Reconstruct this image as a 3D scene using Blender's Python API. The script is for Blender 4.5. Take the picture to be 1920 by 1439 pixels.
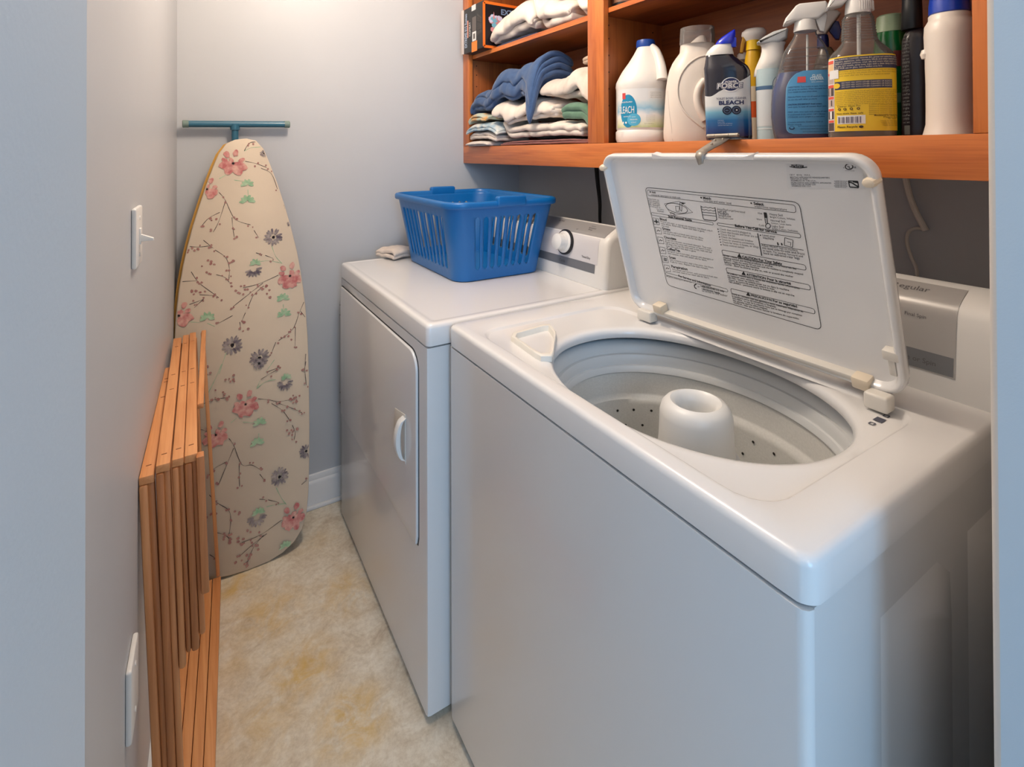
import bpy, bmesh, math, random
import numpy as np
from mathutils import Vector, Matrix, noise as mnoise
PI = math.pi
R = math.radians
random.seed(7)
for o in list(bpy.data.objects): bpy.data.objects.remove(o)
S = bpy.context.scene
COL = S.collection

# ------------------------------------------------------------ camera
F, PSI, PIT, ROLL, CY, CX, CH = 965.7, R(31.41), R(.4), R(.17), 280., 951., 1.31
fw = Vector((math.sin(PSI)*math.cos(PIT), math.cos(PSI)*math.cos(PIT), math.sin(PIT)))
rt = Vector((math.cos(PSI), -math.sin(PSI), 0))
up = rt.cross(fw)
up_c = up*math.cos(ROLL) - rt*math.sin(ROLL)*-1
rt_c = rt*math.cos(ROLL) - up*math.sin(ROLL)
up_c = rt_c.cross(fw)
M = Matrix.Identity(4)
for i in range(3):
    M[i][0] = rt_c[i]; M[i][1] = up_c[i]; M[i][2] = -fw[i]
M[2][3] = CH
cd = bpy.data.cameras.new('camera'); cam = bpy.data.objects.new('camera', cd); COL.objects.link(cam)
cam.matrix_world = M
cd.sensor_width = 36; cd.lens = F/1920*36
cd.shift_x = (960-CX)/1920; cd.shift_y = (CY-719.5)/1920
cd.clip_start = .005; cd.clip_end = 50
S.camera = cam

# ------------------------------------------------------------ light
W = bpy.data.worlds.new('world'); S.world = W; W.use_nodes = True
W.node_tree.nodes['Background'].inputs[0].default_value = (.66, .80, 1, 1)
W.node_tree.nodes['Background'].inputs[1].default_value = .95
def light(name, kind, loc, energy, color, size=.1, size_y=None, target=None):
    d = bpy.data.lights.new(name, kind); d.energy = energy; d.color = color
    if kind == 'AREA':
        d.size = size
        if size_y: d.shape = 'RECTANGLE'; d.size_y = size_y
    else: d.shadow_soft_size = size
    o = bpy.data.objects.new(name, d); COL.objects.link(o); o.location = loc
    if target is not None:
        o.rotation_euler = (Vector(target)-Vector(loc)).to_track_quat('-Z', 'Y').to_euler()
    return o
light('ceiling_bulb', 'POINT', (.42, 1.15, 2.22), 32, (1, .84, .69), .11)
light('hall_fill_light', 'POINT', (-.15, -1.15, 2.25), 7, (1, .95, .88), .10)  # unseen fill lamp, added in the hall to lift the floor and fronts
light('hall_window_daylight', 'AREA', (-.55, -2.5, 1.65), 40, (.27, .60, 1), .9, 1.5, (.35, .3, .9))
S.view_settings.view_transform = 'Standard'; S.view_settings.look = 'None'
S.view_settings.exposure = 0.0; S.view_settings.gamma = 1.0
S.view_settings.use_curve_mapping = False

# ------------------------------------------------------------ helpers
def ray(u, v):
    a, b = u-CX, v-CY
    a, b = a*math.cos(ROLL)+b*math.sin(ROLL), -a*math.sin(ROLL)+b*math.cos(ROLL)
    return rt*(a/F) - up*(b/F) + fw
def on_plane(u, v, P0, n):
    """point of the plane through P0 with normal n that lies behind photo point (u, v)"""
    d = ray(u, v); o = Vector((0, 0, CH)); P0 = Vector(P0); n = Vector(n)
    return o + d*((P0-o).dot(n)/d.dot(n))
def onx(u, v, x): return on_plane(u, v, (x, 0, 0), (1, 0, 0))
def ony(u, v, y): return on_plane(u, v, (0, y, 0), (0, 1, 0))
def onz(u, v, z): return on_plane(u, v, (0, 0, z), (0, 0, 1))

def srgb(r, g=None, b=None):
    if g is None: r, g, b = r
    f = lambda c: ((c/255)/12.92 if c/255 <= .04045 else (((c/255)+.055)/1.055)**2.4)
    return (f(r), f(g), f(b), 1)
MATS = {}
def mat(name, col=(200, 200, 200), rough=.5, metal=0, spec=.5, coat=0, noise=None, bump=None, trans=0, emis=None, sheen=0, sss=0):
    """noise=(scale,(rgb2),contrast,stretch)  bump=(scale,strength,distance)"""
    if name in MATS: return MATS[name]
    m = bpy.data.materials.new(name); m.use_nodes = True; nt = m.node_tree
    p = nt.nodes['Principled BSDF']
    p.inputs['Base Color'].default_value = srgb(col)
    p.inputs['Roughness'].default_value = rough; p.inputs['Metallic'].default_value = metal
    p.inputs['Specular IOR Level'].default_value = spec
    p.inputs['Coat Weight'].default_value = coat; p.inputs['Coat Roughness'].default_value = .12
    p.inputs['Transmission Weight'].default_value = trans
    if sheen: p.inputs['Sheen Weight'].default_value = sheen
    if sss:
        p.inputs['Subsurface Weight'].default_value = sss; p.inputs['Subsurface Radius'].default_value = (.01, .008, .006)
        p.inputs['Subsurface Scale'].default_value = 1
    tc = nt.nodes.new('ShaderNodeTexCoord')
    if noise:
        sc, c2, con, st = noise
        mp = nt.nodes.new('ShaderNodeMapping'); mp.inputs['Scale'].default_value = st
        nt.links.new(tc.outputs['Object'], mp.inputs[0])
        n = nt.nodes.new('ShaderNodeTexNoise'); n.inputs['Scale'].default_value = sc; n.inputs['Detail'].default_value = 6
        nt.links.new(mp.outputs[0], n.inputs['Vector'])
        r = nt.nodes.new('ShaderNodeValToRGB'); r.color_ramp.elements[0].position = .5-con; r.color_ramp.elements[1].position = .5+con
        r.color_ramp.elements[0].color = srgb(c2); r.color_ramp.elements[1].color = srgb(col)
        nt.links.new(n.outputs[0], r.inputs[0]); nt.links.new(r.outputs[0], p.inputs['Base Color'])
    if bump:
        n = nt.nodes.new('ShaderNodeTexNoise'); n.inputs['Scale'].default_value = bump[0]; n.inputs['Detail'].default_value = 5
        nt.links.new(tc.outputs['Object'], n.inputs['Vector'])
        b = nt.nodes.new('ShaderNodeBump'); b.inputs['Strength'].default_value = bump[1]; b.inputs['Distance'].default_value = bump[2]
        nt.links.new(n.outputs[0], b.inputs['Height']); nt.links.new(b.outputs[0], p.inputs['Normal'])
    MATS[name] = m
    return m
def wood(name, light_c, dark_c, axis, scale=9, rough=.38, coat=.25, ring=.5):
    if name in MATS: return MATS[name]
    m = bpy.data.materials.new(name); m.use_nodes = True; nt = m.node_tree; p = nt.nodes['Principled BSDF']
    p.inputs['Roughness'].default_value = rough; p.inputs['Coat Weight'].default_value = coat
    tc = nt.nodes.new('ShaderNodeTexCoord')
    def nz(st, sc, det, rg=.6):
        mp = nt.nodes.new('ShaderNodeMapping'); mp.inputs['Scale'].default_value = st
        nt.links.new(tc.outputs['Object'], mp.inputs[0])
        n = nt.nodes.new('ShaderNodeTexNoise'); n.inputs['Scale'].default_value = sc; n.inputs['Detail'].default_value = det
        n.inputs['Roughness'].default_value = rg; n.inputs['Distortion'].default_value = .4
        nt.links.new(mp.outputs[0], n.inputs['Vector']); return n
    st = {'x': (.12, 1, 1), 'y': (1, .12, 1), 'z': (1, 1, .12)}[axis]
    st2 = tuple(s*(.25 if s < 1 else 1) for s in st)
    a = nz(st, scale, 4); b = nz(st2, scale*22, 3)
    mul = nt.nodes.new('ShaderNodeMath'); mul.operation = 'MULTIPLY'; mul.inputs[1].default_value = 14*ring
    nt.links.new(a.outputs[0], mul.inputs[0])
    fr = nt.nodes.new('ShaderNodeMath'); fr.operation = 'PINGPONG'; fr.inputs[1].default_value = 1; nt.links.new(mul.outputs[0], fr.inputs[0])
    mx = nt.nodes.new('ShaderNodeMath'); mx.operation = 'MULTIPLY_ADD'; mx.inputs[1].default_value = .45
    nt.links.new(fr.outputs[0], mx.inputs[0])
    m2 = nt.nodes.new('ShaderNodeMath'); m2.operation = 'MULTIPLY'; m2.inputs[1].default_value = .75; nt.links.new(b.outputs[0], m2.inputs[0])
    nt.links.new(m2.outputs[0], mx.inputs[2])
    r = nt.nodes.new('ShaderNodeValToRGB'); e = r.color_ramp.elements
    e[0].position = .25; e[0].color = srgb(dark_c); e[1].position = .75; e[1].color = srgb(light_c)
    nt.links.new(mx.outputs[0], r.inputs[0]); nt.links.new(r.outputs[0], p.inputs['Base Color'])
    bp = nt.nodes.new('ShaderNodeBump'); bp.inputs['Strength'].default_value = .12; bp.inputs['Distance'].default_value = .001
    nt.links.new(b.outputs[0], bp.inputs['Height']); nt.links.new(bp.outputs[0], p.inputs['Normal'])
    MATS[name] = m; return m
def clear_plastic(name, col, alpha, rough=.08):
    """thin clear plastic: see-through with a milky tint and a glossy skin"""
    if name in MATS: return MATS[name]
    m = bpy.data.materials.new(name); m.use_nodes = True; nt = m.node_tree; nt.nodes.remove(nt.nodes['Principled BSDF'])
    N = nt.nodes.new; tr = N('ShaderNodeBsdfTransparent'); di = N('ShaderNodeBsdfDiffuse'); gl = N('ShaderNodeBsdfGlossy')
    di.inputs[0].default_value = srgb(col); gl.inputs['Roughness'].default_value = rough
    a = N('ShaderNodeMixShader'); b = N('ShaderNodeMixShader'); fr = N('ShaderNodeLayerWeight'); fr.inputs[0].default_value = .25
    mr = N('ShaderNodeMapRange'); mr.inputs[3].default_value = alpha; mr.inputs[4].default_value = min(1, alpha+.35)
    nt.links.new(fr.outputs['Facing'], mr.inputs[0]); nt.links.new(mr.outputs[0], a.inputs[0]); nt.links.new(tr.outputs[0], a.inputs[1]); nt.links.new(di.outputs[0], a.inputs[2])
    nt.links.new(fr.outputs['Fresnel'], b.inputs[0]); nt.links.new(a.outputs[0], b.inputs[1]); nt.links.new(gl.outputs[0], b.inputs[2])
    nt.links.new(b.outputs[0], nt.nodes['Material Output'].inputs[0])
    MATS[name] = m; return m
def ramp_mat(name, stops, axis='Z', rough=.3, coat=.3, noise_amt=0, nscale=20):
    """printed colour bands along a local axis (metres)"""
    if name in MATS: return MATS[name]
    m = bpy.data.materials.new(name); m.use_nodes = True; nt = m.node_tree; p = nt.nodes['Principled BSDF']
    p.inputs['Roughness'].default_value = rough; p.inputs['Coat Weight'].default_value = coat
    tc = nt.nodes.new('ShaderNodeTexCoord'); sp = nt.nodes.new('ShaderNodeSeparateXYZ'); nt.links.new(tc.outputs['Object'], sp.inputs[0])
    lo, hi = stops[0][0], stops[-1][0]
    mr = nt.nodes.new('ShaderNodeMapRange'); mr.inputs[1].default_value = lo; mr.inputs[2].default_value = hi
    src = sp.outputs[axis]
    if noise_amt:
        n = nt.nodes.new('ShaderNodeTexNoise'); n.inputs['Scale'].default_value = nscale; n.inputs['Detail'].default_value = 4
        nt.links.new(tc.outputs['Object'], n.inputs['Vector'])
        ma = nt.nodes.new('ShaderNodeMath'); ma.operation = 'MULTIPLY_ADD'; ma.inputs[1].default_value = noise_amt
        nt.links.new(n.outputs[0], ma.inputs[0]); nt.links.new(src, ma.inputs[2]); src = ma.outputs[0]
    nt.links.new(src, mr.inputs[0])
    r = nt.nodes.new('ShaderNodeValToRGB')
    for i, (z, c) in enumerate(stops):
        t = (z-lo)/(hi-lo)
        e = r.color_ramp.elements[i] if i < 2 else r.color_ramp.elements.new(t)
        if i < 2: e.position = t
    els = sorted(stops)
    for e, (z, c) in zip(r.color_ramp.elements, els): e.position = (z-lo)/(hi-lo); e.color = srgb(c)
    nt.links.new(mr.outputs[0], r.inputs[0]); nt.links.new(r.outputs[0], p.inputs['Base Color'])
    MATS[name] = m; return m

def link(name, me, parent=None):
    o = bpy.data.objects.new(name, me); COL.objects.link(o)
    if parent is not None: o.parent = parent
    return o
def tag(o, label=None, cat=None, group=None, kind=None):
    if label: o['label'] = label
    if cat: o['category'] = cat
    if group: o['group'] = group
    if kind: o['kind'] = kind
    return o
def thing(name, label, cat, loc=(0, 0, 0), rz=0, group=None):
    o = bpy.data.objects.new(name, None); COL.objects.link(o); o.location = loc; o.rotation_euler = (0, 0, rz)
    o.empty_display_size = .05
    return tag(o, label, cat, group)
def obj(name, bm, mats, parent=None, smooth=35, world=False, label=None, doubles=True):
    """link a bmesh; world=True: coordinates are world ones although it has a parent"""
    if not isinstance(mats, (list, tuple)): mats = [mats]
    if doubles: bmesh.ops.remove_doubles(bm, verts=bm.verts, dist=1e-6)
    bmesh.ops.recalc_face_normals(bm, faces=bm.faces) if doubles else None
    if smooth:
        a = R(smooth)
        for f in bm.faces: f.smooth = True
        for e in bm.edges:
            if len(e.link_faces) == 2:
                e.smooth = e.calc_face_angle(0) < a
    me = bpy.data.meshes.new(name); bm.to_mesh(me); bm.free()
    for m in mats: me.materials.append(m)
    o = link(name, me, parent)
    if world and parent is not None:
        pm = Matrix.Identity(4); q = parent; chain = []
        while q is not None: chain.append(q); q = q.parent
        for q in reversed(chain):
            pm = pm @ (Matrix.Translation(q.location) @ q.rotation_euler.to_matrix().to_4x4())
        me.transform(pm.inverted())
    if label: o['label'] = label
    return o
def BM(): return bmesh.new()
def box(bm, x0, x1, y0, y1, z0, z1, bev=0, seg=2, mi=0, mtx=None):
    r = bmesh.ops.create_cube(bm, size=1)
    vs = r['verts']
    bmesh.ops.scale(bm, vec=(x1-x0, y1-y0, z1-z0), verts=vs)
    bmesh.ops.translate(bm, vec=((x0+x1)/2, (y0+y1)/2, (z0+z1)/2), verts=vs)
    es = list({e for v in vs for e in v.link_edges})
    fs = list({f for v in vs for f in v.link_faces})
    if bev:
        rr = bmesh.ops.bevel(bm, geom=es, offset=bev, segments=seg, profile=.5, affect='EDGES')
        fs = list({f for v in rr['verts'] for f in v.link_faces} | {f for f in fs if f.is_valid})
    vs = list({v for f in fs for v in f.verts})
    for f in fs: f.material_index = mi
    if mtx is not None: bmesh.ops.transform(bm, matrix=mtx, verts=vs)
    return vs
def prism(bm, pts, h0, h1, axis='z', bev=0, seg=2, mi=0, mtx=None):
    """closed outline pts (a,b) pushed from h0 to h1 along axis"""
    def P(a, b, h):
        return {'z': (a, b, h), 'y': (a, h, b), 'x': (h, a, b)}[axis]
    lo = [bm.verts.new(P(a, b, h0)) for a, b in pts]; hi = [bm.verts.new(P(a, b, h1)) for a, b in pts]
    n = len(pts); fs = [bm.faces.new(lo[::-1]), bm.faces.new(hi)]
    cap_edges = []
    for i in range(n):
        fs.append(bm.faces.new((lo[i], lo[(i+1) % n], hi[(i+1) % n], hi[i])))
    for f in fs: f.material_index = mi
    bmesh.ops.recalc_face_normals(bm, faces=fs)
    vs = lo+hi
    if bev:
        es = list(set(fs[0].edges) | set(fs[1].edges))
        r = bmesh.ops.bevel(bm, geom=es, offset=bev, segments=seg, profile=.5, affect='EDGES')
        vs = list({v for v in vs if v.is_valid} | set(r['verts']))
        for f in r['faces']: f.material_index = mi
    if mtx is not None: bmesh.ops.transform(bm, matrix=mtx, verts=vs)
    return vs
def rrect(x0, x1, y0, y1, r, n=6):
    pts = []
    for cx, cy, a0 in ((x1-r, y1-r, 0), (x0+r, y1-r, 90), (x0+r, y0+r, 180), (x1-r, y0+r, 270)):
        for i in range(n+1):
            a = R(a0+90*i/n); pts.append((cx+r*math.cos(a), cy+r*math.sin(a)))
    return pts
def tube(bm, pts, rad, n=10, mi=0, cap=True, closed=False):
    pts = [Vector(p) for p in pts]; rings = []
    rads = rad if isinstance(rad, (list, tuple)) else [rad]*len(pts)
    prev = None
    for i, p in enumerate(pts):
        if closed: t = pts[(i+1) % len(pts)]-pts[i-1]
        else: t = pts[min(i+1, len(pts)-1)]-pts[max(i-1, 0)]
        t.normalize()
        if prev is None: nrm = t.orthogonal().normalized()
        else: nrm = (prev - t*prev.dot(t)).normalized()
        prev = nrm; bn = t.cross(nrm)
        rings.append([bm.verts.new(p+(nrm*math.cos(2*PI*k/n)+bn*math.sin(2*PI*k/n))*rads[i]) for k in range(n)])
    m = len(rings)
    for i in range(m if closed else m-1):
        A, B = rings[i], rings[(i+1) % m]
        for k in range(n):
            f = bm.faces.new((A[k], A[(k+1) % n], B[(k+1) % n], B[k])); f.material_index = mi
    if cap and not closed:
        for A in (rings[0][::-1], rings[-1]):
            f = bm.faces.new(A); f.material_index = mi
def smoothpath(pts, k=6):
    P = [Vector(p) for p in pts]; out = []
    for i in range(len(P)-1):
        p0, p1, p2, p3 = P[max(i-1, 0)], P[i], P[i+1], P[min(i+2, len(P)-1)]
        for j in range(k):
            t = j/k
            out.append(.5*((2*p1)+(p2-p0)*t+(2*p0-5*p1+4*p2-p3)*t*t+(3*p1-p0-3*p2+p3)*t**3))
    out.append(P[-1]); return out
def bridge(bm, rings, closed=True, mi=0, cap0=False, cap1=False):
    """rings: lists of coordinates, same count"""
    V = [[bm.verts.new(p) for p in r] for r in rings]; n = len(V[0])
    for A, B in zip(V, V[1:]):
        for k in range(n if closed else n-1):
            f = bm.faces.new((A[k], A[(k+1) % n], B[(k+1) % n], B[k])); f.material_index = mi
    if cap0: bm.faces.new(V[0][::-1]).material_index = mi
    if cap1: bm.faces.new(V[-1]).material_index = mi
    return V
def lathe(bm, prof, c=(0, 0, 0), n=32, mi=0, sx=1, sy=1, axis=None):
    """prof: (r, z).  axis: matrix that turns the z axis"""
    rings = []
    for r, z in prof:
        ring = []
        for k in range(n):
            a = 2*PI*k/n; p = Vector((r*sx*math.cos(a), r*sy*math.sin(a), z))
            if axis is not None: p = axis @ p
            ring.append(p+Vector(c))
        rings.append(ring)
    return bridge(bm, rings, mi=mi, cap0=prof[0][0] > 1e-5, cap1=prof[-1][0] > 1e-5)

_tc = {}
def text_mesh(s, bold=0.0):
    """the letters of s as flat polygons: (verts, faces, width) at size 1"""
    k = (s, bold)
    if k in _tc: return _tc[k]
    cu = bpy.data.curves.new('letters', 'FONT'); cu.body = s; cu.size = 1; cu.offset = bold; cu.resolution_u = 3
    o = bpy.data.objects.new('letters', cu); COL.objects.link(o)
    dg = bpy.context.evaluated_depsgraph_get(); dg.update()
    me = bpy.data.meshes.new_from_object(o.evaluated_get(dg))
    vs = [tuple(v.co) for v in me.vertices]; fs = [tuple(p.vertices) for p in me.polygons]
    bpy.data.meshes.remove(me); bpy.data.objects.remove(o); bpy.data.curves.remove(cu)
    w = max([v[0] for v in vs] or [1]); x0 = min([v[0] for v in vs] or [0])
    _tc[k] = ([(v[0]-x0, v[1]) for v in vs], fs, w-x0); return _tc[k]
class Flat:
    """printing on a plane: collects letters, lines and patches"""
    def __init__(s, P0, e1, e2, lift=.0004):
        s.P0 = Vector(P0); s.e1 = Vector(e1).normalized(); s.e2 = Vector(e2).normalized(); s.n = s.e1.cross(s.e2)
        s.bm = BM(); s.lift = lift
    def px(s, u, v):
        d = on_plane(u, v, s.P0, s.n)-s.P0; return (d.dot(s.e1), d.dot(s.e2))
    def W(s, a, b, k=1): return s.P0+s.e1*a+s.e2*b+s.n*s.lift*k
    def poly(s, pts, mi=0, k=1):
        f = s.bm.faces.new([s.bm.verts.new(s.W(a, b, k)) for a, b in pts]); f.material_index = mi
        return f
    def seg(s, A, B, w, mi=0, k=1):
        A = Vector(A); B = Vector(B); d = (B-A)
        if d.length < 1e-7: return
        d.normalize(); q = Vector((-d.y, d.x))*w/2
        s.poly([A-q, B-q, B+q, A+q], mi, k)
    def path(s, pts, w, mi=0, k=1, closed=False):
        pts = list(pts)
        if closed: pts.append(pts[0])
        for A, B in zip(pts, pts[1:]): s.seg(A, B, w, mi, k)
    def text(s, t, A, B=None, size=None, mi=0, k=1, bold=0.0, hs=1.0):
        vs, fs, w = text_mesh(t, bold); A = Vector(A)
        if B is not None:
            d = Vector(B)-A; sc = d.length/w; d.normalize()
        else: d = Vector((1, 0)); sc = size
        q = Vector((-d.y, d.x)); sy = (size if size else sc)*hs
        V = [s.bm.verts.new(s.W(*(A+d*x*sc+q*y*sy), k)) for x, y in vs]
        for f in fs:
            try: s.bm.faces.new([V[i] for i in f]).material_index = mi
            except ValueError: pass
    def done(s, name, mats, parent, label=None):
        return obj(name, s.bm, mats, parent, smooth=0, world=True, label=label, doubles=False)

class Loft:
    """bottle body: rows (z, rx, ry, exponent, cx, cy); angle 0 looks to local -Y"""
    def __init__(s, rows): s.rows = [tuple(r)+(2, 0, 0)[len(r)-3:] if len(r) < 6 else tuple(r) for r in rows]
    def at(s, z):
        R_ = s.rows
        if z <= R_[0][0]: return R_[0]
        for a, b in zip(R_, R_[1:]):
            if a[0] <= z <= b[0] and b[0] > a[0]:
                t = (z-a[0])/(b[0]-a[0]); return tuple(p+(q-p)*t for p, q in zip(a, b))
        return R_[-1]
    def pt(s, th, row, off=0):
        z, rx, ry, ex, cx, cy = row
        c, d = math.sin(th), -math.cos(th)
        x = math.copysign(abs(c)**(2/ex), c)*(rx+off); y = math.copysign(abs(d)**(2/ex), d)*(ry+off)
        return Vector((x+cx, y+cy, z))
    def build(s, bm, n=40, mi=0, cap=True, off=0):
        rings = [[s.pt(2*PI*k/n, r, off) for k in range(n)] for r in s.rows]
        bridge(bm, rings, mi=mi, cap0=cap, cap1=cap)
    def tab(s, z):
        r = s.at(z); n = 361; th = [R(k-180) for k in range(n)]
        P = [s.pt(t, r) for t in th]; L = [0]
        for a, b in zip(P, P[1:]): L.append(L[-1]+(b-a).length)
        L0 = L[180]; return th, [l-L0 for l in L]
    def wrap(s, z):
        th, L = s.tab(z); return lambda a: float(np.interp(a, L, th))
    def patch(s, bm, a0, a1, z0, z1, off=.0006, n=24, m=10, mi=0, mask=None):
        f = s.wrap((z0+z1)/2)
        V = [[None]*(n+1) for _ in range(m+1)]
        for j in range(m+1):
            z = z0+(z1-z0)*j/m
            for i in range(n+1): V[j][i] = bm.verts.new(s.pt(f(a0+(a1-a0)*i/n), s.at(z), off))
        for j in range(m):
            for i in range(n): bm.faces.new((V[j][i], V[j][i+1], V[j+1][i+1], V[j+1][i])).material_index = mi
    def blob(s, bm, a, z, ra, rz, off=.0009, n=28, mi=0, ex=2.0):
        f = s.wrap(z); rings = []
        for q in (0.001, .4, .75, 1):
            rings.append([])
            for k in range(n):
                t = 2*PI*k/n; c, d = math.cos(t), math.sin(t)
                x = math.copysign(abs(c)**(2/ex), c); y = math.copysign(abs(d)**(2/ex), d)
                zz = z+rz*q*y; rings[-1].append(s.pt(f(a+ra*q*x), s.at(zz), off))
        bridge(bm, rings, mi=mi, cap0=True)
    def text(s, bm, t, a, z, w=None, size=None, off=.0012, mi=0, bold=0, slant=0):
        """text centred on arc position a; w is its width"""
        vs, fs, tw = text_mesh(t, bold); sc = (w/tw) if w else size; sy = size if size else sc
        f = s.wrap(z); V = []
        for x, y in vs:
            zz = z+y*sy; V.append(bm.verts.new(s.pt(f(a-tw*sc/2+x*sc+slant*y*sy), s.at(zz), off)))
        for q in fs:
            try: bm.faces.new([V[i] for i in q]).material_index = mi
            except ValueError: pass

# ------------------------------------------------------------ materials
enamel = mat('white_enamel', (226, 225, 224), .26, coat=.5, bump=(900, .03, .0004))
enamel2 = mat('white_enamel_panel', (222, 221, 220), .24, coat=.5, bump=(700, .05, .0006))
plastic_w = mat('white_plastic', (228, 227, 224), .35, spec=.5)
plastic_y = mat('yellowed_plastic', (226, 212, 190), .4)
plastic_aged = mat('aged_white_plastic', (222, 217, 208), .35)
seam = mat('dark_seam', (30, 30, 32), .7)
black = mat('black_ink', (34, 34, 36), .6)
grey_ink = mat('grey_ink', (96, 96, 98), .6)
silver = mat('silver_panel', (150, 150, 152), .38, metal=.25)
silver_d = mat('grey_panel_band', (122, 124, 128), .4, metal=.2)
steel = mat('brushed_steel', (186, 180, 170), .4, metal=.55, noise=(60, (150, 142, 130), .3, (1, 1, 1)))
paint = mat('pale_grey_wall_paint', (193, 195, 198), .42, spec=.35, noise=(3, (189, 191, 194), .2, (1, 1, 1)), bump=(420, .10, .0008))
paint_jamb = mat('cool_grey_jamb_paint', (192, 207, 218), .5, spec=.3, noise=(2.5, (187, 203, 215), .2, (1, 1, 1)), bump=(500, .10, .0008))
paint_edge = mat('beige_corner_paint', (205, 199, 192), .5, bump=(300, .2, .001))
trim_w = mat('white_trim_paint', (222, 222, 222), .35)
ceil_m = mat('ceiling_paint', (232, 230, 226), .7)
oak_y = wood('oak_grain_lengthwise', (212, 122, 58), (172, 84, 34), 'y', 9)
oak_z = wood('oak_grain_upright', (208, 120, 58), (170, 84, 36), 'z', 9)
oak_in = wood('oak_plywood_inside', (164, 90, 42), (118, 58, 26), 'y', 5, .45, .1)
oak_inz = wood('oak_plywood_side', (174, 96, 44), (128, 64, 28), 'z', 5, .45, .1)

# ------------------------------------------------------------ room
FWY, BWX, CEIL = 2.0206, 1.2957, 2.44
def lw(y): return -.118+.0362*y
def struct(name, bm, m, label, cat, smooth=35):
    return tag(obj(name, bm, m, None, smooth), label, cat, kind='structure')
# floor: mottled beige sheet vinyl with yellow stains
def floor_material():
    m = bpy.data.materials.new('mottled_beige_vinyl'); m.use_nodes = True; nt = m.node_tree; p = nt.nodes['Principled BSDF']
    p.inputs['Roughness'].default_value = .55; p.inputs['Specular IOR Level'].default_value = .3
    tc = nt.nodes.new('ShaderNodeTexCoord')
    def nz(sc, det, rg=.6, dist=0):
        n = nt.nodes.new('ShaderNodeTexNoise'); n.inputs['Scale'].default_value = sc; n.inputs['Detail'].default_value = det
        n.inputs['Roughness'].default_value = rg; n.inputs['Distortion'].default_value = dist
        nt.links.new(tc.outputs['Object'], n.inputs['Vector']); return n.outputs[0]
    def ramp(src, stops):
        r = nt.nodes.new('ShaderNodeValToRGB')
        while len(r.color_ramp.elements) < len(stops): r.color_ramp.elements.new(.5)
        for e, (t, c) in zip(r.color_ramp.elements, stops): e.position = t; e.color = srgb(c)
        nt.links.new(src, r.inputs[0]); return r.outputs[0]
    base = ramp(nz(14, 8, .7, .6), [(.30, (198, 182, 160)), (.45, (216, 204, 184)), (.56, (226, 217, 200)), (.7, (233, 226, 212))])
    fine = ramp(nz(90, 4, .7), [(.35, (235, 232, 228)), (.6, (255, 255, 255))])
    mul = nt.nodes.new('ShaderNodeMix'); mul.data_type = 'RGBA'; mul.blend_type = 'MULTIPLY'; mul.inputs[0].default_value = .8
    nt.links.new(base, mul.inputs[6]); nt.links.new(fine, mul.inputs[7])
    cur = mul.outputs[2]
    total = None
    for (u, v, rad, amt) in ((650, 1350, .13, .95), (560, 1250, .14, .75), (500, 1150, .16, .6), (640, 1110, .14, .6), (440, 1095, .10, .8), (480, 1350, .16, .4), (430, 1230, .14, .35), (590, 1010, .12, .25)):
        c = onz(u, v, 0)
        vs = nt.nodes.new('ShaderNodeVectorMath'); vs.operation = 'DISTANCE'; vs.inputs[1].default_value = tuple(c)
        nt.links.new(tc.outputs['Object'], vs.inputs[0])
        mr = nt.nodes.new('ShaderNodeMapRange'); mr.interpolation_type = 'SMOOTHSTEP'
        mr.inputs[1].default_value = 0; mr.inputs[2].default_value = rad; mr.inputs[3].default_value = amt; mr.inputs[4].default_value = 0
        nt.links.new(vs.outputs['Value'], mr.inputs[0])
        if total is None: total = mr.outputs[0]
        else:
            a = nt.nodes.new('ShaderNodeMath'); a.operation = 'MAXIMUM'; nt.links.new(total, a.inputs[0]); nt.links.new(mr.outputs[0], a.inputs[1]); total = a.outputs[0]
    nn = nt.nodes.new('ShaderNodeMapRange'); nn.inputs[1].default_value = .35; nn.inputs[2].default_value = .62
    nt.links.new(nz(16, 6, .65, .8), nn.inputs[0])
    a = nt.nodes.new('ShaderNodeMath'); a.operation = 'MULTIPLY'; nt.links.new(total, a.inputs[0]); nt.links.new(nn.outputs[0], a.inputs[1])
    mix = nt.nodes.new('ShaderNodeMix'); mix.data_type = 'RGBA'; nt.links.new(a.outputs[0], mix.inputs[0])
    nt.links.new(cur, mix.inputs[6]); mix.inputs[7].default_value = srgb(212, 172, 84)
    nt.links.new(mix.outputs[2], p.inputs['Base Color'])
    b = nt.nodes.new('ShaderNodeBump'); b.inputs['Strength'].default_value = .1; b.inputs['Distance'].default_value = .001
    nt.links.new(nz(60, 4), b.inputs['Height']); nt.links.new(b.outputs[0], p.inputs['Normal'])
    return m
bm = BM(); box(bm, -1.6, 1.6, -3.4, 2.15, -.06, 0)
struct('floor', bm, floor_material(), 'mottled beige sheet vinyl floor with yellow stains', 'floor')
bm = BM(); box(bm, -1.6, 1.6, -3.4, 2.15, CEIL, CEIL+.08)
struct('ceiling', bm, ceil_m, 'white ceiling over the laundry closet and hall', 'ceiling')
bm = BM(); prism(bm, [(lw(.168), .168), (lw(FWY), FWY), (lw(FWY)-.12, FWY), (lw(.168)-.12, .168)], 0, CEIL)
struct('wall_left', bm, paint, 'plain grey side wall of the closet holding the light switch', 'wall')
bm = BM(); box(bm, -.2, BWX+.12, FWY, FWY+.12, 0, CEIL)
struct('wall_back', bm, paint, 'short grey end wall behind the ironing board', 'wall')
bm = BM(); box(bm, BWX, BWX+.12, -.2, FWY, 0, CEIL)
struct('wall_right', bm, paint, 'grey wall behind the washer and dryer, dark under the cabinet', 'wall')
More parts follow.
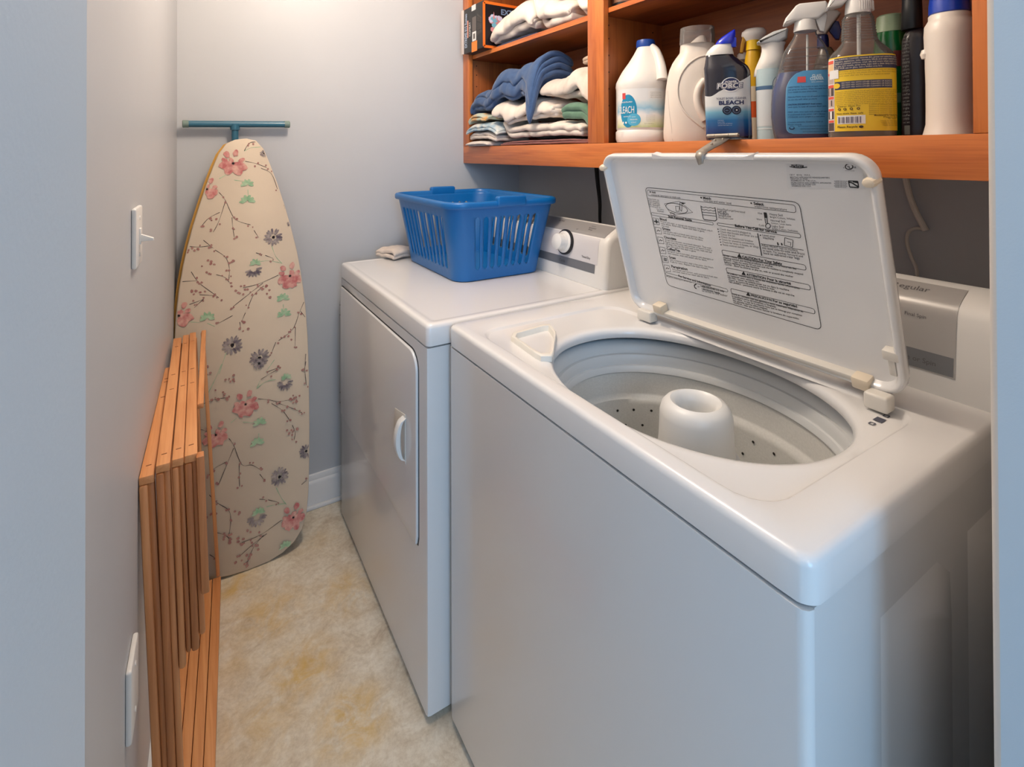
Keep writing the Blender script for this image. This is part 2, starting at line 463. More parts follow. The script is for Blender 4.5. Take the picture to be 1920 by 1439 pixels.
# door wall: left return and right return
def corner_wall(name, x0, x1, edge_x, label):
    bm = BM(); r = .006; y0, y1 = .012, .168
    if edge_x == x1: pts = [(x0, y0), (x1, y0)]+[(x1-r+r*math.cos(a), y1-r+r*math.sin(a)) for a in (0, R(22), R(45), R(67), R(90))]+[(x0, y1)]
    else: pts = [(x1, y1)]+[(x0+r+r*math.cos(a), y1-r+r*math.sin(a)) for a in (R(90), R(113), R(135), R(158), R(180))]+[(x0, y0), (x1, y0)]
    prism(bm, pts, 0, CEIL)
    bm.faces.ensure_lookup_table()
    for f in bm.faces:
        c = f.calc_center_median()
        if c.y > y1-r+.0005 and abs(f.normal.z) < .5: f.material_index = 1
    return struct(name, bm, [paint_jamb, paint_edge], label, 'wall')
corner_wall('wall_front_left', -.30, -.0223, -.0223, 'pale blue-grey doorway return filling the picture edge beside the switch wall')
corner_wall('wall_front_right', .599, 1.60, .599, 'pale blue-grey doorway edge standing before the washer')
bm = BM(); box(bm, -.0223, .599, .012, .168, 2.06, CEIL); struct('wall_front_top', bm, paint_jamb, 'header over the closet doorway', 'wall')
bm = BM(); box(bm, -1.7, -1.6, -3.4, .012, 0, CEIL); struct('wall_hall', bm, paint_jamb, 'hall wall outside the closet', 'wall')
# baseboards
def base_prof(): return [(0, 0), (.016, 0), (.016, .088), (.013, .094), (.009, .098), (.009, .108), (.006, .116), (0, .118)]
bm = BM()
P = [(FWY-a, z) for a, z in base_prof()]
lo = [bm.verts.new((lw(FWY)+.001, a, z)) for a, z in P]; hi = [bm.verts.new((BWX, a, z)) for a, z in P]
for i in range(len(P)): bm.faces.new((lo[i], lo[(i+1) % len(P)], hi[(i+1) % len(P)], hi[i]))
bm.faces.new(lo); bm.faces.new(hi)
box(bm, lw(FWY), BWX, FWY-.028, FWY-.015, 0, .014, .004)
struct('baseboard_back', bm, trim_w, 'white moulded baseboard along the end wall by the dryer', 'baseboard')
bm = BM()
rings = [[(lw(y)+a, y, z) for a, z in base_prof()] for y in (.17, FWY-.002)]
bridge(bm, rings, cap0=True, cap1=True)
struct('baseboard_left', bm, trim_w, 'white baseboard under the switch wall behind the folded rack', 'baseboard')

# wall plates
def plate_frame(y, z, h, w, t=.006):
    ang = math.atan(.0362)
    return Matrix.Translation((lw(y), y, z)) @ Matrix.Rotation(-ang, 4, 'Z')
sw = thing('light_switch', 'white toggle light switch plate on the grey wall, its lever sticking out', 'light switch', (lw(1.03), 1.03, 1.176), -math.atan(.0362))
c = 1.2055
bm = BM(); prism(bm, rrect(-.037, .037, -.048, .048, .004), 0, .007, 'x', .003, 2); obj('wall_plate', bm, plastic_w, sw)
bm = BM(); box(bm, .006, .0095, -.006, .006, -.013, .013, .001)
prism(bm, [(.007, .004), (.026, -.004), (.0265, -.008), (.007, -.009)], -.0045, .0045, 'y', .001); obj('toggle', bm, plastic_w, sw)
for z in (.03, -.03):
    bm = BM(); lathe(bm, [(.0032, 0), (.0032, .0012), (.001, .0016)], (.0068, 0, z), 12, axis=Matrix.Rotation(PI/2, 3, 'Y')); obj('screw', bm, plastic_w, sw)
ol = thing('blank_wall_plate', 'tall white blank cover plate low on the grey wall beside the folded rack', 'wall plate', (lw(.982), .982, .490), -math.atan(.0362))
bm = BM(); prism(bm, rrect(-.038, .038, -.055, .055, .004), 0, .008, 'x', .003, 2); obj('cover', bm, plastic_w, ol)
for z in (.035, -.035):
    bm = BM(); lathe(bm, [(.0035, 0), (.0035, .0012), (.001, .0016)], (.0078, 0, z), 12, axis=Matrix.Rotation(PI/2, 3, 'Y')); obj('screw', bm, plastic_w, ol)

# ------------------------------------------------------------ washing machine
WF, WY0, WY1, ZT = .506, .2721, 1.0955, .914
HS = .048
wm = thing('washing_machine', 'white top-loading washing machine with its lid propped open', 'washing machine', (.80, .68, 0))
# body: front panel with rounded corners + side panel
bm = BM()
zb0, zb1 = .022, ZT-HS-.003
prism(bm, [(WF+.013, WY0+.004)] + [(WF+.012-.012*math.sin(a), WY0+.016-.012*math.cos(a)) for a in (0, R(30), R(60), R(90))] +
      [(WF+.0, WY1-.020)] + [(WF+.012-.012*math.cos(a), WY1-.020+.016*math.sin(a)) for a in (R(30), R(60), R(90))] + [(WF+.013, WY1-.004)], zb0, zb1)
obj('front_panel', bm, enamel2, wm, world=True)
bm = BM()
def ushape(z, k=0): return [(WF+.0142, WY0+.005, z), (1.235, WY0+.005, z), (1.235, WY1-.005, z), (WF+.0142, WY1-.005, z), (WF+.0142, WY1-.008, z), (1.232, WY1-.008, z), (1.232, WY0+.008, z), (WF+.0142, WY0+.008, z)]
bridge(bm, [ushape(zb0), ushape(zb1)], cap0=True, cap1=True)
for (a, b) in ((.655, .845), (.905, 1.14)):       # pressed ribs of the side panel
    zt = .79
    lo = [(a, WY0+.005, .10), (b, WY0+.005, .10), (b, WY0+.005, zt-.03), (b-.04, WY0+.005, zt), (a, WY0+.005, zt)]
    hi = [(a+.045, WY0-.003, .14), (b-.02, WY0-.003, .14), (b-.02, WY0-.003, zt-.075), (b-.06, WY0-.003, zt-.045), (a+.045, WY0-.003, zt-.02)]
    bridge(bm, [lo, hi], cap1=True)
obj('side_panel', bm, enamel2, wm, world=True)
for x, y in ((.56, .33), (.56, 1.04), (1.16, .33), (1.16, 1.04)):
    bm = BM(); lathe(bm, [(.018, 0), (.018, .008), (.007, .010), (.007, .03)], (x, y, 0), 16); obj('foot', bm, seam, wm, world=True)
# top panel with the opening, built as rings from skirt to opening
TX, TY = .768, .684
NR = 144
OX, OY, ORX, ORY = .750, .629, .199, .262
def ray_rr(x0, x1, y0, y1, r, t, cx, cy):
    """where a ray from (cx,cy) at angle t leaves a rounded rectangle"""
    c, s = math.cos(t), math.sin(t); lo, hi = 0, 2
    def ins(k):
        x, y = cx+c*k, cy+s*k
        if not (x0 <= x <= x1 and y0 <= y <= y1): return False
        dx = max(x0+r-x, x-(x1-r), 0); dy = max(y0+r-y, y-(y1-r), 0)
        return dx*dx+dy*dy <= r*r or not (dx > 0 and dy > 0)
    for _ in range(40):
        mid = (lo+hi)/2
        if ins(mid): lo = mid
        else: hi = mid
    return (cx+c*lo, cy+s*lo)
def ell(t, rx, ry, cx, cy, ex=2.15):
    c, s = math.cos(t), math.sin(t)
    k = (abs(c/rx)**ex+abs(s/ry)**ex)**(-1/ex); return (cx+c*k, cy+s*k)
angs = sorted([2*PI*k/NR for k in range(NR)] + [math.atan2(yy-OY, xx-OX) % (2*PI) + e for xx, yy in ((WF, WY0), (WF, WY1), (1.235, WY0), (1.235, WY1)) for e in (-.018, -.009, 0, .009, .018)])
X1 = 1.235
def rr(ins, z, r): return [(*ray_rr(WF+ins, X1-ins*.3, WY0+ins, WY1-ins, r, t, OX, OY), z) for t in angs]
rings = [rr(.004, ZT-HS, .020), rr(.0, ZT-HS+.002, .022), rr(.0, ZT-.010, .020), rr(.0012, ZT-.0055, .020), rr(.0042, ZT-.0018, .020), rr(.009, ZT, .018),
         rr(.026, ZT+.0004, .02)]
def rc(k, z): return [(*ray_rr(.538-k, .935+k, .338-k, 1.012+k, .05, t, OX, OY), z) for t in angs]
rings += [rc(.002, ZT), rc(-.001, ZT-.0015), rc(-.004, ZT-.0055), rc(-.007, ZT-.0065)]
for d, z in ((.022, ZT-.0066), (.014, ZT-.0070), (.007, ZT-.0088), (.003, ZT-.0125), (.0, ZT-.020), (.003, ZT-.028), (.01, ZT-.029)):
    rings.append([(*ell(t, ORX+d, ORY+d, OX, OY), z) for t in angs])
bm = BM(); bridge(bm, rings)
top = obj('top_panel', bm, enamel, wm, world=True, smooth=50)
# black ring in the gap under the top panel, tub ring, basket
TUX, TUY = .764, .629
def el_ring(bm, prof, mi=0, n=96, sx=.80):
    rr_ = [[(TUX+r*sx*math.cos(2*PI*k/n), TUY+r*math.sin(2*PI*k/n), z) for k in range(n)] for r, z in prof]
    bridge(bm, rr_, mi=mi)
tubm = mat('tub_ring_plastic', (214, 216, 216), .38)
bm = BM(); el_ring(bm, [(.318, .872), (.290, .874), (.288, .884), (.300, .886)]); obj('gap_ring', bm, mat('gap_black', (22, 22, 24), .6), wm, world=True)
bm = BM(); el_ring(bm, [(.318, .868), (.300, .873), (.287, .870), (.279, .862), (.275, .852), (.2745, .846), (.268, .845), (.2655, .841), (.2640, .830), (.2635, .824), (.2585, .823), (.2560, .819), (.2550, .810), (.260, .806)])
obj('tub_ring', bm, tubm, wm, world=True, smooth=40)
porc = mat('speckled_basket_porcelain', (222, 221, 216), .35, coat=.3, noise=(260, (212, 211, 206), .2, (1, 1, 1)))
bm = BM(); el_ring(bm, [(.262, .812), (.2600, .800), (.2585, .762), (.2575, .757), (.2475, .752), (.2470, .740), (.2465, .40), (.235, .372), (.20, .36), (.05, .36), (.01, .36)])
drum = obj('wash_basket', bm, porc, wm, world=True, smooth=60)
holem = mat('drain_hole', (40, 38, 36), .8)
bm = BM()
for row in range(9):
    z = .728-.034*row
    for k in range(34):
        a = 2*PI*(k+.5*(row % 2))/34; r = .2468
        c = Vector((TUX+r*.8*math.cos(a), TUY+r*math.sin(a), z)); n_ = Vector((-math.cos(a)/.8, -math.sin(a), 0)).normalized(); e1 = n_.cross(Vector((0, 0, 1)))
        vs = [bm.verts.new(c+n_*.0014+e1*.0029*math.cos(q)+Vector((0, 0, .0029*math.sin(q)))) for q in [2*PI*i/8 for i in range(8)]]
        bm.faces.new(vs)
obj('drain_holes', bm, holem, drum, world=True, doubles=False)
# agitator
AX, AY = .772, .617
bm = BM()
lathe(bm, [(.030, .80), (.032, .846), (.036, .859), (.044, .864), (.052, .861), (.059, .853), (.0625, .84), (.064, .80), (.067, .765), (.069, .72), (.072, .60), (.08, .48), (.11, .40), (.17, .375)], (AX, AY, 0), 48)
for k in range(4):
    a = PI/4+k*PI/2
    rot = Matrix.Translation((AX, AY, 0)) @ Matrix.Rotation(a, 4, 'Z')
    prism(bm, [(.06, .62), (.085, .60), (.15, .42), (.16, .37), (.06, .37)], -.006, .006, 'y', .002, mtx=rot)
ag = obj('agitator', bm, plastic_w, wm, world=True, smooth=45)
bm = BM(); lathe(bm, [(.0305, .805), (.026, .812), (.004, .814), (.004, .835), (.0025, .842)], (AX, AY, 0), 24)
obj('softener_cup', bm, mat('cup_plastic', (170, 170, 168), .5), ag, world=True)
bm = BM(); lathe(bm, [(.0705, .756), (.0735, .758), (.0735, .768), (.0695, .77)], (AX, AY, 0), 48)
obj('agitator_collar', bm, plastic_w, ag, world=True)
# bleach dispenser cup
bm = BM()
c0 = [onz(953, 631, ZT-.001), onz(1027, 611, ZT-.001), onz(1040, 628, ZT-.001), onz(1034, 671, ZT-.001), onz(1009, 671, ZT-.001)]
cen = sum(c0, Vector())/5
def cupring(k, z, k2=0): return [cen.lerp(p, k)[:2]+(z,) for p in sub]
sub = []
for i in range(5):
    a, b = c0[i], c0[(i+1) % 5]
    for t in (.12, .3, .5, .7, .88): sub.append(a.lerp(b, t))
bridge(bm, [cupring(1.06, ZT-.008), cupring(1.05, ZT+.003), cupring(1.0, ZT+.005), cupring(.90, ZT+.004), cupring(.82, ZT-.010), cupring(.70, ZT-.026), cupring(.3, ZT-.028)], cap1=True)
obj('bleach_dispenser', bm, mat('dispenser_plastic', (230, 226, 216), .35), wm, world=True, smooth=50)
bm = BM()
fl = Flat((cen.x, cen.y, ZT-.0275), (0, -1, 0), (1, 0, 0)); fl.poly([(.006, -.002), (.012, -.002), (.010, .002)]); fl.poly([(.010, .004), (.013, .005), (.011, .007)])
fl.done('dispenser_mark', black, wm)
# lock symbols beside the opening
fl = Flat((0, 0, ZT-.0060), (0, -1, 0), (1, 0, 0))
for (u, v, k) in ((1632, 799, 0), (1646, 792, 1), (1659, 785, 0)):
    a, b = fl.px(u, v)
    if k: fl.poly([(a-.006, b-.008), (a+.006, b-.008), (a+.006, b+.008), (a-.006, b+.008)])
    else: fl.path([(a-.003, b-.004), (a+.003, b-.004), (a+.003, b+.004), (a-.003, b+.004)], .0018, closed=True)
fl.done('printed_marks', mat('slate_ink', (70, 72, 88), .5), wm)
# console of the washer
def console(parent, x0, y0, y1, top_z, name='console', deep=1.275):
    bm = BM()
    deep = x0+.15
    prof = [(x0, ZT), (x0+.003, ZT+.036), (x0+.010, ZT+.106), (x0+.014, ZT+.131), (x0+.020, ZT+.143), (x0+.032, ZT+.152), (x0+.075, top_z), (x0+.088, top_z-.002), (x0+.10, top_z-.02), (x0+.14, ZT+.05), (deep, ZT)]
    n = 8; rings = []
    ys = [(y0, .014), (y0+.003, .006), (y0+.009, .0015), (y0+.018, 0), (y1-.018, 0), (y1-.009, .0015), (y1-.003, .006), (y1, .014)]
    cx, cz = .5*(x0+deep), ZT
    for y, s in ys:
        rings.append([((x+s if x < deep-.001 else x), y, (z-s*.8 if z > ZT+.03 else z)) for x, z in prof])
    bridge(bm, rings, cap0=True, cap1=True)
    o = obj(name, bm, plastic_aged if 0 else plastic_w, parent, world=True, smooth=40)
    return o, prof
def prof_at(prof, s):
    """point and normal at arc length s along a console profile"""
    L = 0
    for (a, b), (c, d) in zip(prof, prof[1:]):
        l = math.hypot(c-a, d-b)
        if L+l >= s: t = (s-L)/l; return Vector((a+(c-a)*t, 0, b+(d-b)*t)), Vector((-(d-b), 0, (c-a))).normalized()
        L += l
    return Vector((prof[-1][0], 0, prof[-1][1])), Vector((0, 0, 1))
def strip_on(bm, prof, y0, y1, s0, s1, off=.0008, n=10, mi=0):
    rings = []
    for i in range(n+1):
        p, nn = prof_at(prof, s0+(s1-s0)*i/n); p = p+nn*off
        rings.append([(p.x, y0, p.z), (p.x, y1, p.z)])
    bridge(bm, rings, closed=False, mi=mi)
def text_on(bm, prof, t, y, s, w, off=.0014, mi=0, bold=0):
    """text whose left end is at y (it runs towards -y), baseline at arc length s"""
    vs, fs, tw = text_mesh(t, bold); sc = w/tw; V = []
    for a, b in vs:
        p, nn = prof_at(prof, s+b*sc); p = p+nn*off; V.append(bm.verts.new((p.x, y-a*sc, p.z)))
    for f in fs:
        try: bm.faces.new([V[i] for i in f]).material_index = mi
        except ValueError: pass
wc, wprof = console(wm, 1.030, .262, 1.046, 1.086)
bm = BM()
strip_on(bm, wprof, .330, .985, .034, .193, .0009, n=24); strip_on(bm, wprof, .332, .985, .036, .066, .0012, mi=1)
ins = obj('control_panel', bm, [mat('washer_panel_film', (176, 174, 172), .3, metal=.15), silver_d], wc, world=True)
bm = BM()
text_on(bm, wprof, 'Regular', .430, .168, .054); text_on(bm, wprof, 'Push Down , Pause or Spin', .475, .046, .120, bold=.005)
text_on(bm, wprof, 'Soil Level', .56, .128, .035); text_on(bm, wprof, 'Extra Rinse', .56, .108, .045); text_on(bm, wprof, 'Light', .44, .150, .016); text_on(bm, wprof, 'Final Spin', .40, .118, .03)
obj('panel_lettering', bm, mat('panel_ink', (92, 90, 92), .6), wc, world=True, smooth=0, doubles=False)
def dial(parent, prof, y, s, r_ring, r_knob, ringm, name='timer_knob'):
    p, nn = prof_at(prof, s); p = Vector((p.x, y, p.z)); rot = nn.to_track_quat('Z', 'Y').to_matrix()
    bm = BM(); n = 72; pr = []
    for (rad, h, sc) in ((r_ring*.8, 0, 0), (r_ring, .001, 1), (r_ring, .006, 1), (r_ring*.9, .008, 0)):
        pr.append([p+rot @ Vector(((rad+sc*.0014*math.sin(k*PI*2/3.0*1.5))*math.cos(2*PI*k/n), (rad+sc*.0014*math.sin(k*PI))*math.sin(2*PI*k/n), h)) for k in range(n)])
    bridge(bm, pr, cap1=True)
    ob = obj(name, bm, ringm, parent, world=True)
    bm = BM(); lathe(bm, [(r_ring*.86, .0075), (r_ring*.86, .010), (r_knob*1.12, .014), (r_knob*1.02, .022)], p, 48, axis=rot); obj('dial_skirt', bm, plastic_w, ob, world=True)
    bm = BM(); lathe(bm, [(r_knob, .018), (r_knob, .034), (r_knob*.94, .0385), (r_knob*.7, .0415), (.0005, .043)], p, 48, axis=rot); obj('dial_cap', bm, plastic_w, ob, world=True)
    return ob
dial(wc, wprof, .468, .108, .046, .028, mat('navy_dial_ring', (28, 34, 84), .25, coat=.5))

# lid: tray with rolled rim, leaning forward over the opening
LB = Vector((.931, .3525, .930)); LBY1 = .926
LT = Vector((.826, .3525, 1.306))
e2 = (LT-LB).normalized(); LH = (LT-LB).length; e1 = Vector((0, 1, 0)); en = e1.cross(e2)   # en looks away from the viewer side
if en.x > 0: en = -en                                                                         # en: towards the front (viewer)
LWd = LBY1-LB.y
def LP(a, b, c): return LB+Vector((0, a, 0))+e2*b+en*c
lid = thing('lid_frame', None, None); bpy.data.objects.remove(lid)
bm = BM()
def lr(ins, r, c, nb=8):
    out = []
    for a, b in rrect(ins, LWd-ins, ins, LH-ins, r, nb): out.append(LP(a, b, c))
    return out
# the skin, rim edge and inner face
RG = [lr(.010, .030, -.022), lr(.002, .036, -.018), lr(0, .038, -.010), lr(0, .038, .002), lr(.0015, .037, .0048), lr(.004, .035, .006), lr(.007, .033, .0055), lr(.010, .031, .003), lr(.013, .029, -.009), lr(.020, .026, -.0115)]
V = bridge(bm, RG, cap0=True, cap1=True)
lid = obj('lid', bm, enamel, wm, world=True, smooth=50)
flb = Flat(LP(0, 0, 0), (0, -1, 0), e2, 0)
def lpx(u, v, c=0):
    p = on_plane(u, v, LP(0, 0, c), en); d = p-LP(0, 0, c); return d.y, d.dot(e2)
# thicker finger grip along the free edge
bm = BM()
gA, gB, gC, gD = [lpx(u, v, .005) for u, v in ((1222, 290), (1246, 296.5), (1384, 300), (1412, 292))]
pts_ = [(gA[0], LH-.008), gA, gB, gC, gD, (gD[0], LH-.008)]
bridge(bm, [[LP(a, b, .0060) for a, b in pts_], [LP(a, b, -.011) for a, b in pts_]], closed=True, cap0=True)
obj('finger_grip', bm, enamel, lid, world=True)
# bumpers
def bumper(a, b, name='bumper', m=plastic_y, s=1.0):
    bm = BM(); rings = []
    for (r, h) in ((.010, -.010), (.010, .006), (.008, .0105), (.004, .012)):
        rings.append([LP(a+r*s*math.cos(t), b+r*.8*s*math.sin(t), h) for t in [2*PI*k/10 for k in range(10)]])
    bridge(bm, rings, cap1=True); obj(name, bm, m, lid, world=True, smooth=30)
bumper(*lpx(1630, 347, .006)); bumper(*lpx(1130, 316, .006))
# latch striker low on the right of the lid
a, b = lpx(1668, 672, 0)
bm = BM()
def lbox(bm, a0, a1, b0, b1, c0, c1, bev=.002, mi=0):
    vs = box(bm, a0, a1, b0, b1, c0, c1, bev, 2, mi)
    for v in vs: v.co = LP(v.co.x, v.co.y, v.co.z)
lbox(bm, a-.014, a+.010, b-.006, b+.010, -.011, .006); lbox(bm, a-.006, a+.004, b-.032, b-.004, -.011, .004)
obj('lid_striker', bm, plastic_aged, lid, world=True)
# hinge bar and hinge blocks
bm = BM()
a0, b0 = lpx(1234, 590, -.002); a1, b1 = lpx(1612, 728, -.002)
lbox(bm, min(a0, a1), max(a0, a1), .006, .015, -.012, .0065, .002)
obj('hinge_bar', bm, plastic_aged, lid, world=True)
for (u, v) in ((1234, 582), (1613, 724)):
    a, b = lpx(u, v, .006); bm = BM(); lbox(bm, a-.013, a+.013, b-.008, b+.012, -.010, .013, .003); obj('hinge_lug', bm, plastic_y, lid, world=True)
for (u0, v0, u1, v1) in ((1199, 586, 1220, 596), (1622, 745, 1664, 764)):
    pa = onz(u0, v0, ZT+.012); pb = onz(u1, v1, ZT+.012)
    y0, y1 = min(pa.y, pb.y), max(pa.y, pb.y); x = .5*(pa.x+pb.x)+.004
    bm = BM(); box(bm, x-.013, x+.014, y0, y1, ZT-.003, ZT+.022, .004, 3); obj('hinge_block', bm, plastic_aged, wm, world=True)
# printed instructions on the lid, measured on the photograph's crop (1190,340)+1/4.797
def build_lid_print():
    f = Flat(LP(LWd, 0, -.0112), (0, -1, 0), e2, .0004)
    Z = lambda x, y: f.px(1190+x/4.797, 340+y/4.797)
    lw_ = .0011
    def corner(pts, w=lw_, r=.008):
        """rounded outline through four crop points"""
        P = [Vector(Z(*p)) for p in pts]; out = []
        for i in range(4):
            p, a, b = P[i], P[i-1], P[(i+1) % 4]
            da = (a-p).normalized(); db = (b-p).normalized()
            for t in (0, .25, .5, .75, 1):
                out.append(p+da*r*(1-t)**2+db*r*t**2)
        f.path(out, w, closed=True)
    corner([(90, 62), (1478, 205), (1675, 1360), (288, 943)], r=.012)
    corner([(108, 85), (1440, 230), (1450, 300), (118, 135)], .0008, .005)
    f.poly([Z(133, 98), Z(145, 100), Z(144, 110), Z(133, 108)])
    T = lambda s, x0, y0, x1, y1, bold=0, mi=0: f.text(s, Z(x0, y0), Z(x1, y1), bold=bold, mi=mi)
    T('Add', 153, 114, 187, 118, .02); T('measured detergent to wash tub', 150, 134, 410, 166, 0, 1)
    T('\u25CF', 590, 164, 604, 166); T('Match', 616, 170, 685, 178, .025); T('load size and water level', 618, 190, 868, 220, 0, 1)
    T('\u25CF', 1040, 216, 1054, 218); T('Select', 1070, 224, 1158, 234, .03); T('wash/rinse temperature', 1075, 246, 1368, 280, 0, 1)
    for i, s in enumerate(('Heavy loads use', 'more detergent', 'Light loads use', 'less detergent', 'Do not pour on')): T(s, 118+3*i, 170+17*i, 218+3*i, 184+17*i, 0, 1)
    T('fabric softener', 195, 262, 262, 270, 0, 1); T('dispenser', 200, 280, 262, 288, 0, 1)
    # washer sketch
    f.path([Z(265, 212), Z(400, 188), Z(520, 290), Z(330, 318)], .0007, closed=True)
    f.path([Z(375+95*math.cos(t)+20*math.sin(t), 252+45*math.sin(t)+12*math.cos(t)) for t in [2*PI*k/24 for k in range(24)]], .0011, closed=True)
    f.path([Z(365, 235), Z(398, 235), Z(398, 280), Z(370, 280)], .0008, closed=True)
    f.path([Z(404, 200), Z(404, 262), Z(420, 280), Z(424, 205)], .0010, closed=True)
    f.poly([Z(410, 198), Z(460, 205), Z(432, 216)]); f.path([Z(318, 290), Z(360, 306)], .0018)
    # water level sketch
    f.path([Z(592, 230), Z(612, 340), Z(622, 356), Z(722, 368), Z(736, 356), Z(720, 246)], .0014)
    for k in range(4):
        y = 240+24*k; f.path([Z(597+4*k+q*(122)/6, y+q*14/6+(4 if q % 2 else -3)*(k < 2)) for q in range(7)], .0010)
    for i, s in enumerate(('SuperPlus/Large/Oversized', 'Large', 'Medium', 'Small/Low', 'Mini/Extra Low')): T(s, 742+3*i, 266+20*i, 742+3*i+(248 if i == 0 else 60+18*i), 270+20*i+(30 if i == 0 else 8), 0, 1)
    # thermometer
    f.path([Z(1160, 296), Z(1182, 299), Z(1192, 395)], .0014); f.path([Z(1160, 296), Z(1176, 395)], .0014)
    f.poly([Z(1160, 296), Z(1182, 299), Z(1190, 345), Z(1166, 342)])
    f.path([Z(1196+22*math.cos(t), 416+22*math.sin(t)) for t in [2*PI*k/16 for k in range(16)]], .0014, closed=True)
    for s, x, y, w in (('Hot', 1108, 308, 38), ('Warm', 1094, 360, 50), ('Cold', 1116, 416, 45), ('Heavy Soil', 1210, 318, 120), ('Bright Colors, Whites', 1216, 342, 225), ('Normal Soil', 1222, 374, 130), ('Cotton, Linen items', 1226, 396, 180), ('Light Soil', 1232, 426, 105), ('Bright Colors, Delicates', 1236, 448, 228)):
        T(s, x, y, x+w, y+w*.11, .005, 1)
    # stain guide
    corner([(146, 288), (700, 380), (706, 406), (150, 312)], .0008, .003); T('Stain Removal Guide', 300, 334, 512, 370, .03)
    blocks = ((225, 356, 'Blood', ['Rinse in cold water, or sponge with detergent. Use bleach only if', 'color allows. Rinse well, repeat until stain is gone.', 'then wash']),
              (245, 441, 'Grease', ['Pretreat area with a prewash stain remover. Rinse', 'and wash using hottest water safe for the fabric']),
              (262, 520, 'Chocolate', ['Sponge with cold water, use prewash detergent. Then wash', 'Repeat wash with more stain remover or bleach if stain is', 'still there. Do not dry until stain is out, heat can set', 'stain. Dry only if the stain is gone']),
              (285, 624, 'Coffee/Tea', ['Sponge or soak in cool water, pretreat with detergent or', 'stain remover, wash with bleach safe for fabric']),
              (305, 700, 'Grass', ['Soak in enzyme product, wash in hot water. Use bleach', 'if safe for color. Repeat if the stain remains']),
              (328, 786, 'Perspiration', ['Use prewash stain remover, apply ammonia to fresh stain', 'and rinse, wash in hot water safe for fabric']))
    for x, y, h, lines in blocks:
        T(h, x, y, x+12*len(h), y+2.2*len(h), .02)
        for i, s in enumerate(lines): L = 7.4*len(s); T(s, x+6+4*i, y+19*(i+1), x+6+4*i+min(L, 465), y+19*(i+1)+min(L, 465)*.195, 0, 1)
    for i, (x, y) in enumerate(((188, 368), (208, 452), (228, 540), (246, 630), (266, 710), (286, 792))):
        f.path([Z(x-26, y-32), Z(x+22, y-22), Z(x+32, y+32), Z(x-18, y+26)], .0008, closed=True)
        if i == 0:
            f.poly([Z(x-4, y-18), Z(x+6, y-16), Z(x+10, y+20), Z(x, y+18)]); f.poly([Z(x-18, y-4), Z(x+22, y+2), Z(x+24, y+12), Z(x-16, y+5)])
        elif i == 4:
            for q in (-8, 2, 12): f.path([Z(x-10, y+q-3), Z(x+18, y+q+4)], .0016)
        else: f.path([Z(x-10, y+8), Z(x, y-8), Z(x+8, y+6), Z(x+18, y-2)], .0012)
    corner([(270, 828), (826, 982), (832, 1010), (275, 852)], .0008, .003); T('For Service and Information', 390, 868, 680, 958, .02)
    T('\u25CF', 282, 866, 290, 868); T('Before contacting for service see', 298, 872, 505, 925, 0, 1)
    f.path([Z(548, 935), Z(530, 945), Z(534, 968), Z(550, 976)], .0024)
    T('or', 560, 964, 580, 968, 0, 1); T('1-800-555-0100 U.S. only', 590, 962, 800, 1010, .03); T('1-800-555-0101 Canada', 598, 984, 760, 1024, .03); T('or write to the maker', 600, 1002, 830, 1052, 0, 1)
    # right column
    corner([(736, 385), (1485, 488), (1492, 528), (742, 408)], .0008, .004); T('Before You Call for Service', 900, 422, 1275, 482, .03)
    for i, s in enumerate(('Check that cord is plugged in', 'Check that faucets and timer are on', 'Close the lid', 'Check the fuse/circuit breaker', 'Check for plumbing connections', 'Check for kinks in hoses, or clogs', 'Reset control switch')):
        x, y = 745+4.5*i, 442+23.5*i; f.poly([Z(x-4, y-5), Z(x+5, y-4), Z(x+6, y+5), Z(x-3, y+4)]); L = 9.6*len(s); T(s, x+18, y+6, x+18+L, y+6+L*.15, 0, 1)
    f.path([Z(1102, 482), Z(1138, 684)], .0018)
    f.poly([Z(1122, 494), Z(1132, 495), Z(1133, 505), Z(1123, 504)]); T('Level your', 1148, 506, 1262, 522, .01, 1); T('machine', 1152, 530, 1250, 544, .01, 1)
    f.path([Z(1345, 522), Z(1420, 545), Z(1415, 610), Z(1342, 592)], .0010, closed=True); f.path([Z(1368, 560), Z(1400, 566), Z(1398, 596)], .0008)
    for x in (1283, 1318): f.poly([Z(x-8, 562+(x-1283)*.18), Z(x+4, 566+(x-1283)*.18), Z(x+10, 590), Z(x-2, 592)])
    f.path([Z(1130, 576), Z(1515, 636)], .0009)
    for i, s in enumerate(('Adjust FRONT legs so machine', 'sits level side-to-side and front', 'to back. Tip washer forward and', 'back to self-level rear legs')):
        L = 11.6*len(s); T(s, 1138+6*i, 596+24*i, 1138+6*i+L, 596+24*i+L*.16, .01, 1)
    for (x, y, s, x2, y2, lines) in ((778, 628, 'CAUTION For Your Safety', 1530, 770, ['NEVER - Never place clothing dampened with gasoline or materials like', 'cleaning solvent and drying products in washer.', 'BELOW - Open the washer lid and wait until the machine is completely stopped', 'before reaching into the machine.', 'CLOSE - Allow no children to play on, with or around this washer']),
                                     (815, 788, 'ATTENTION Pour la s\u00e9curit\u00e9', 1568, 950, ['NE JAMAIS - mettre dans la laveuse des v\u00eatements tach\u00e9s inflammables', 'ou nettoyer avec essence, etc.', 'NE PAS - laisser les enfants jouer sur ou dans la machine', 'Ouvrir le couvercle avant de mettre la main', 'NE LAISSEZ - personne ouvrir la laveuse si elle est en marche']),
                                     (855, 975, 'PRECAUCI\u00d3N Por su seguridad', 1608, 1165, ['NUNCA - coloque ropa con gasolina u otros materiales inflamables en', 'la lavadora cerca de solventes o limpieza', 'NO ABRA - la tapa de la m\u00e1quina hasta que se detenga por completo', 'No permita que los ni\u00f1os jueguen', 'NUNCA - deje que los ni\u00f1os operen la lavadora sin supervisi\u00f3n'])):
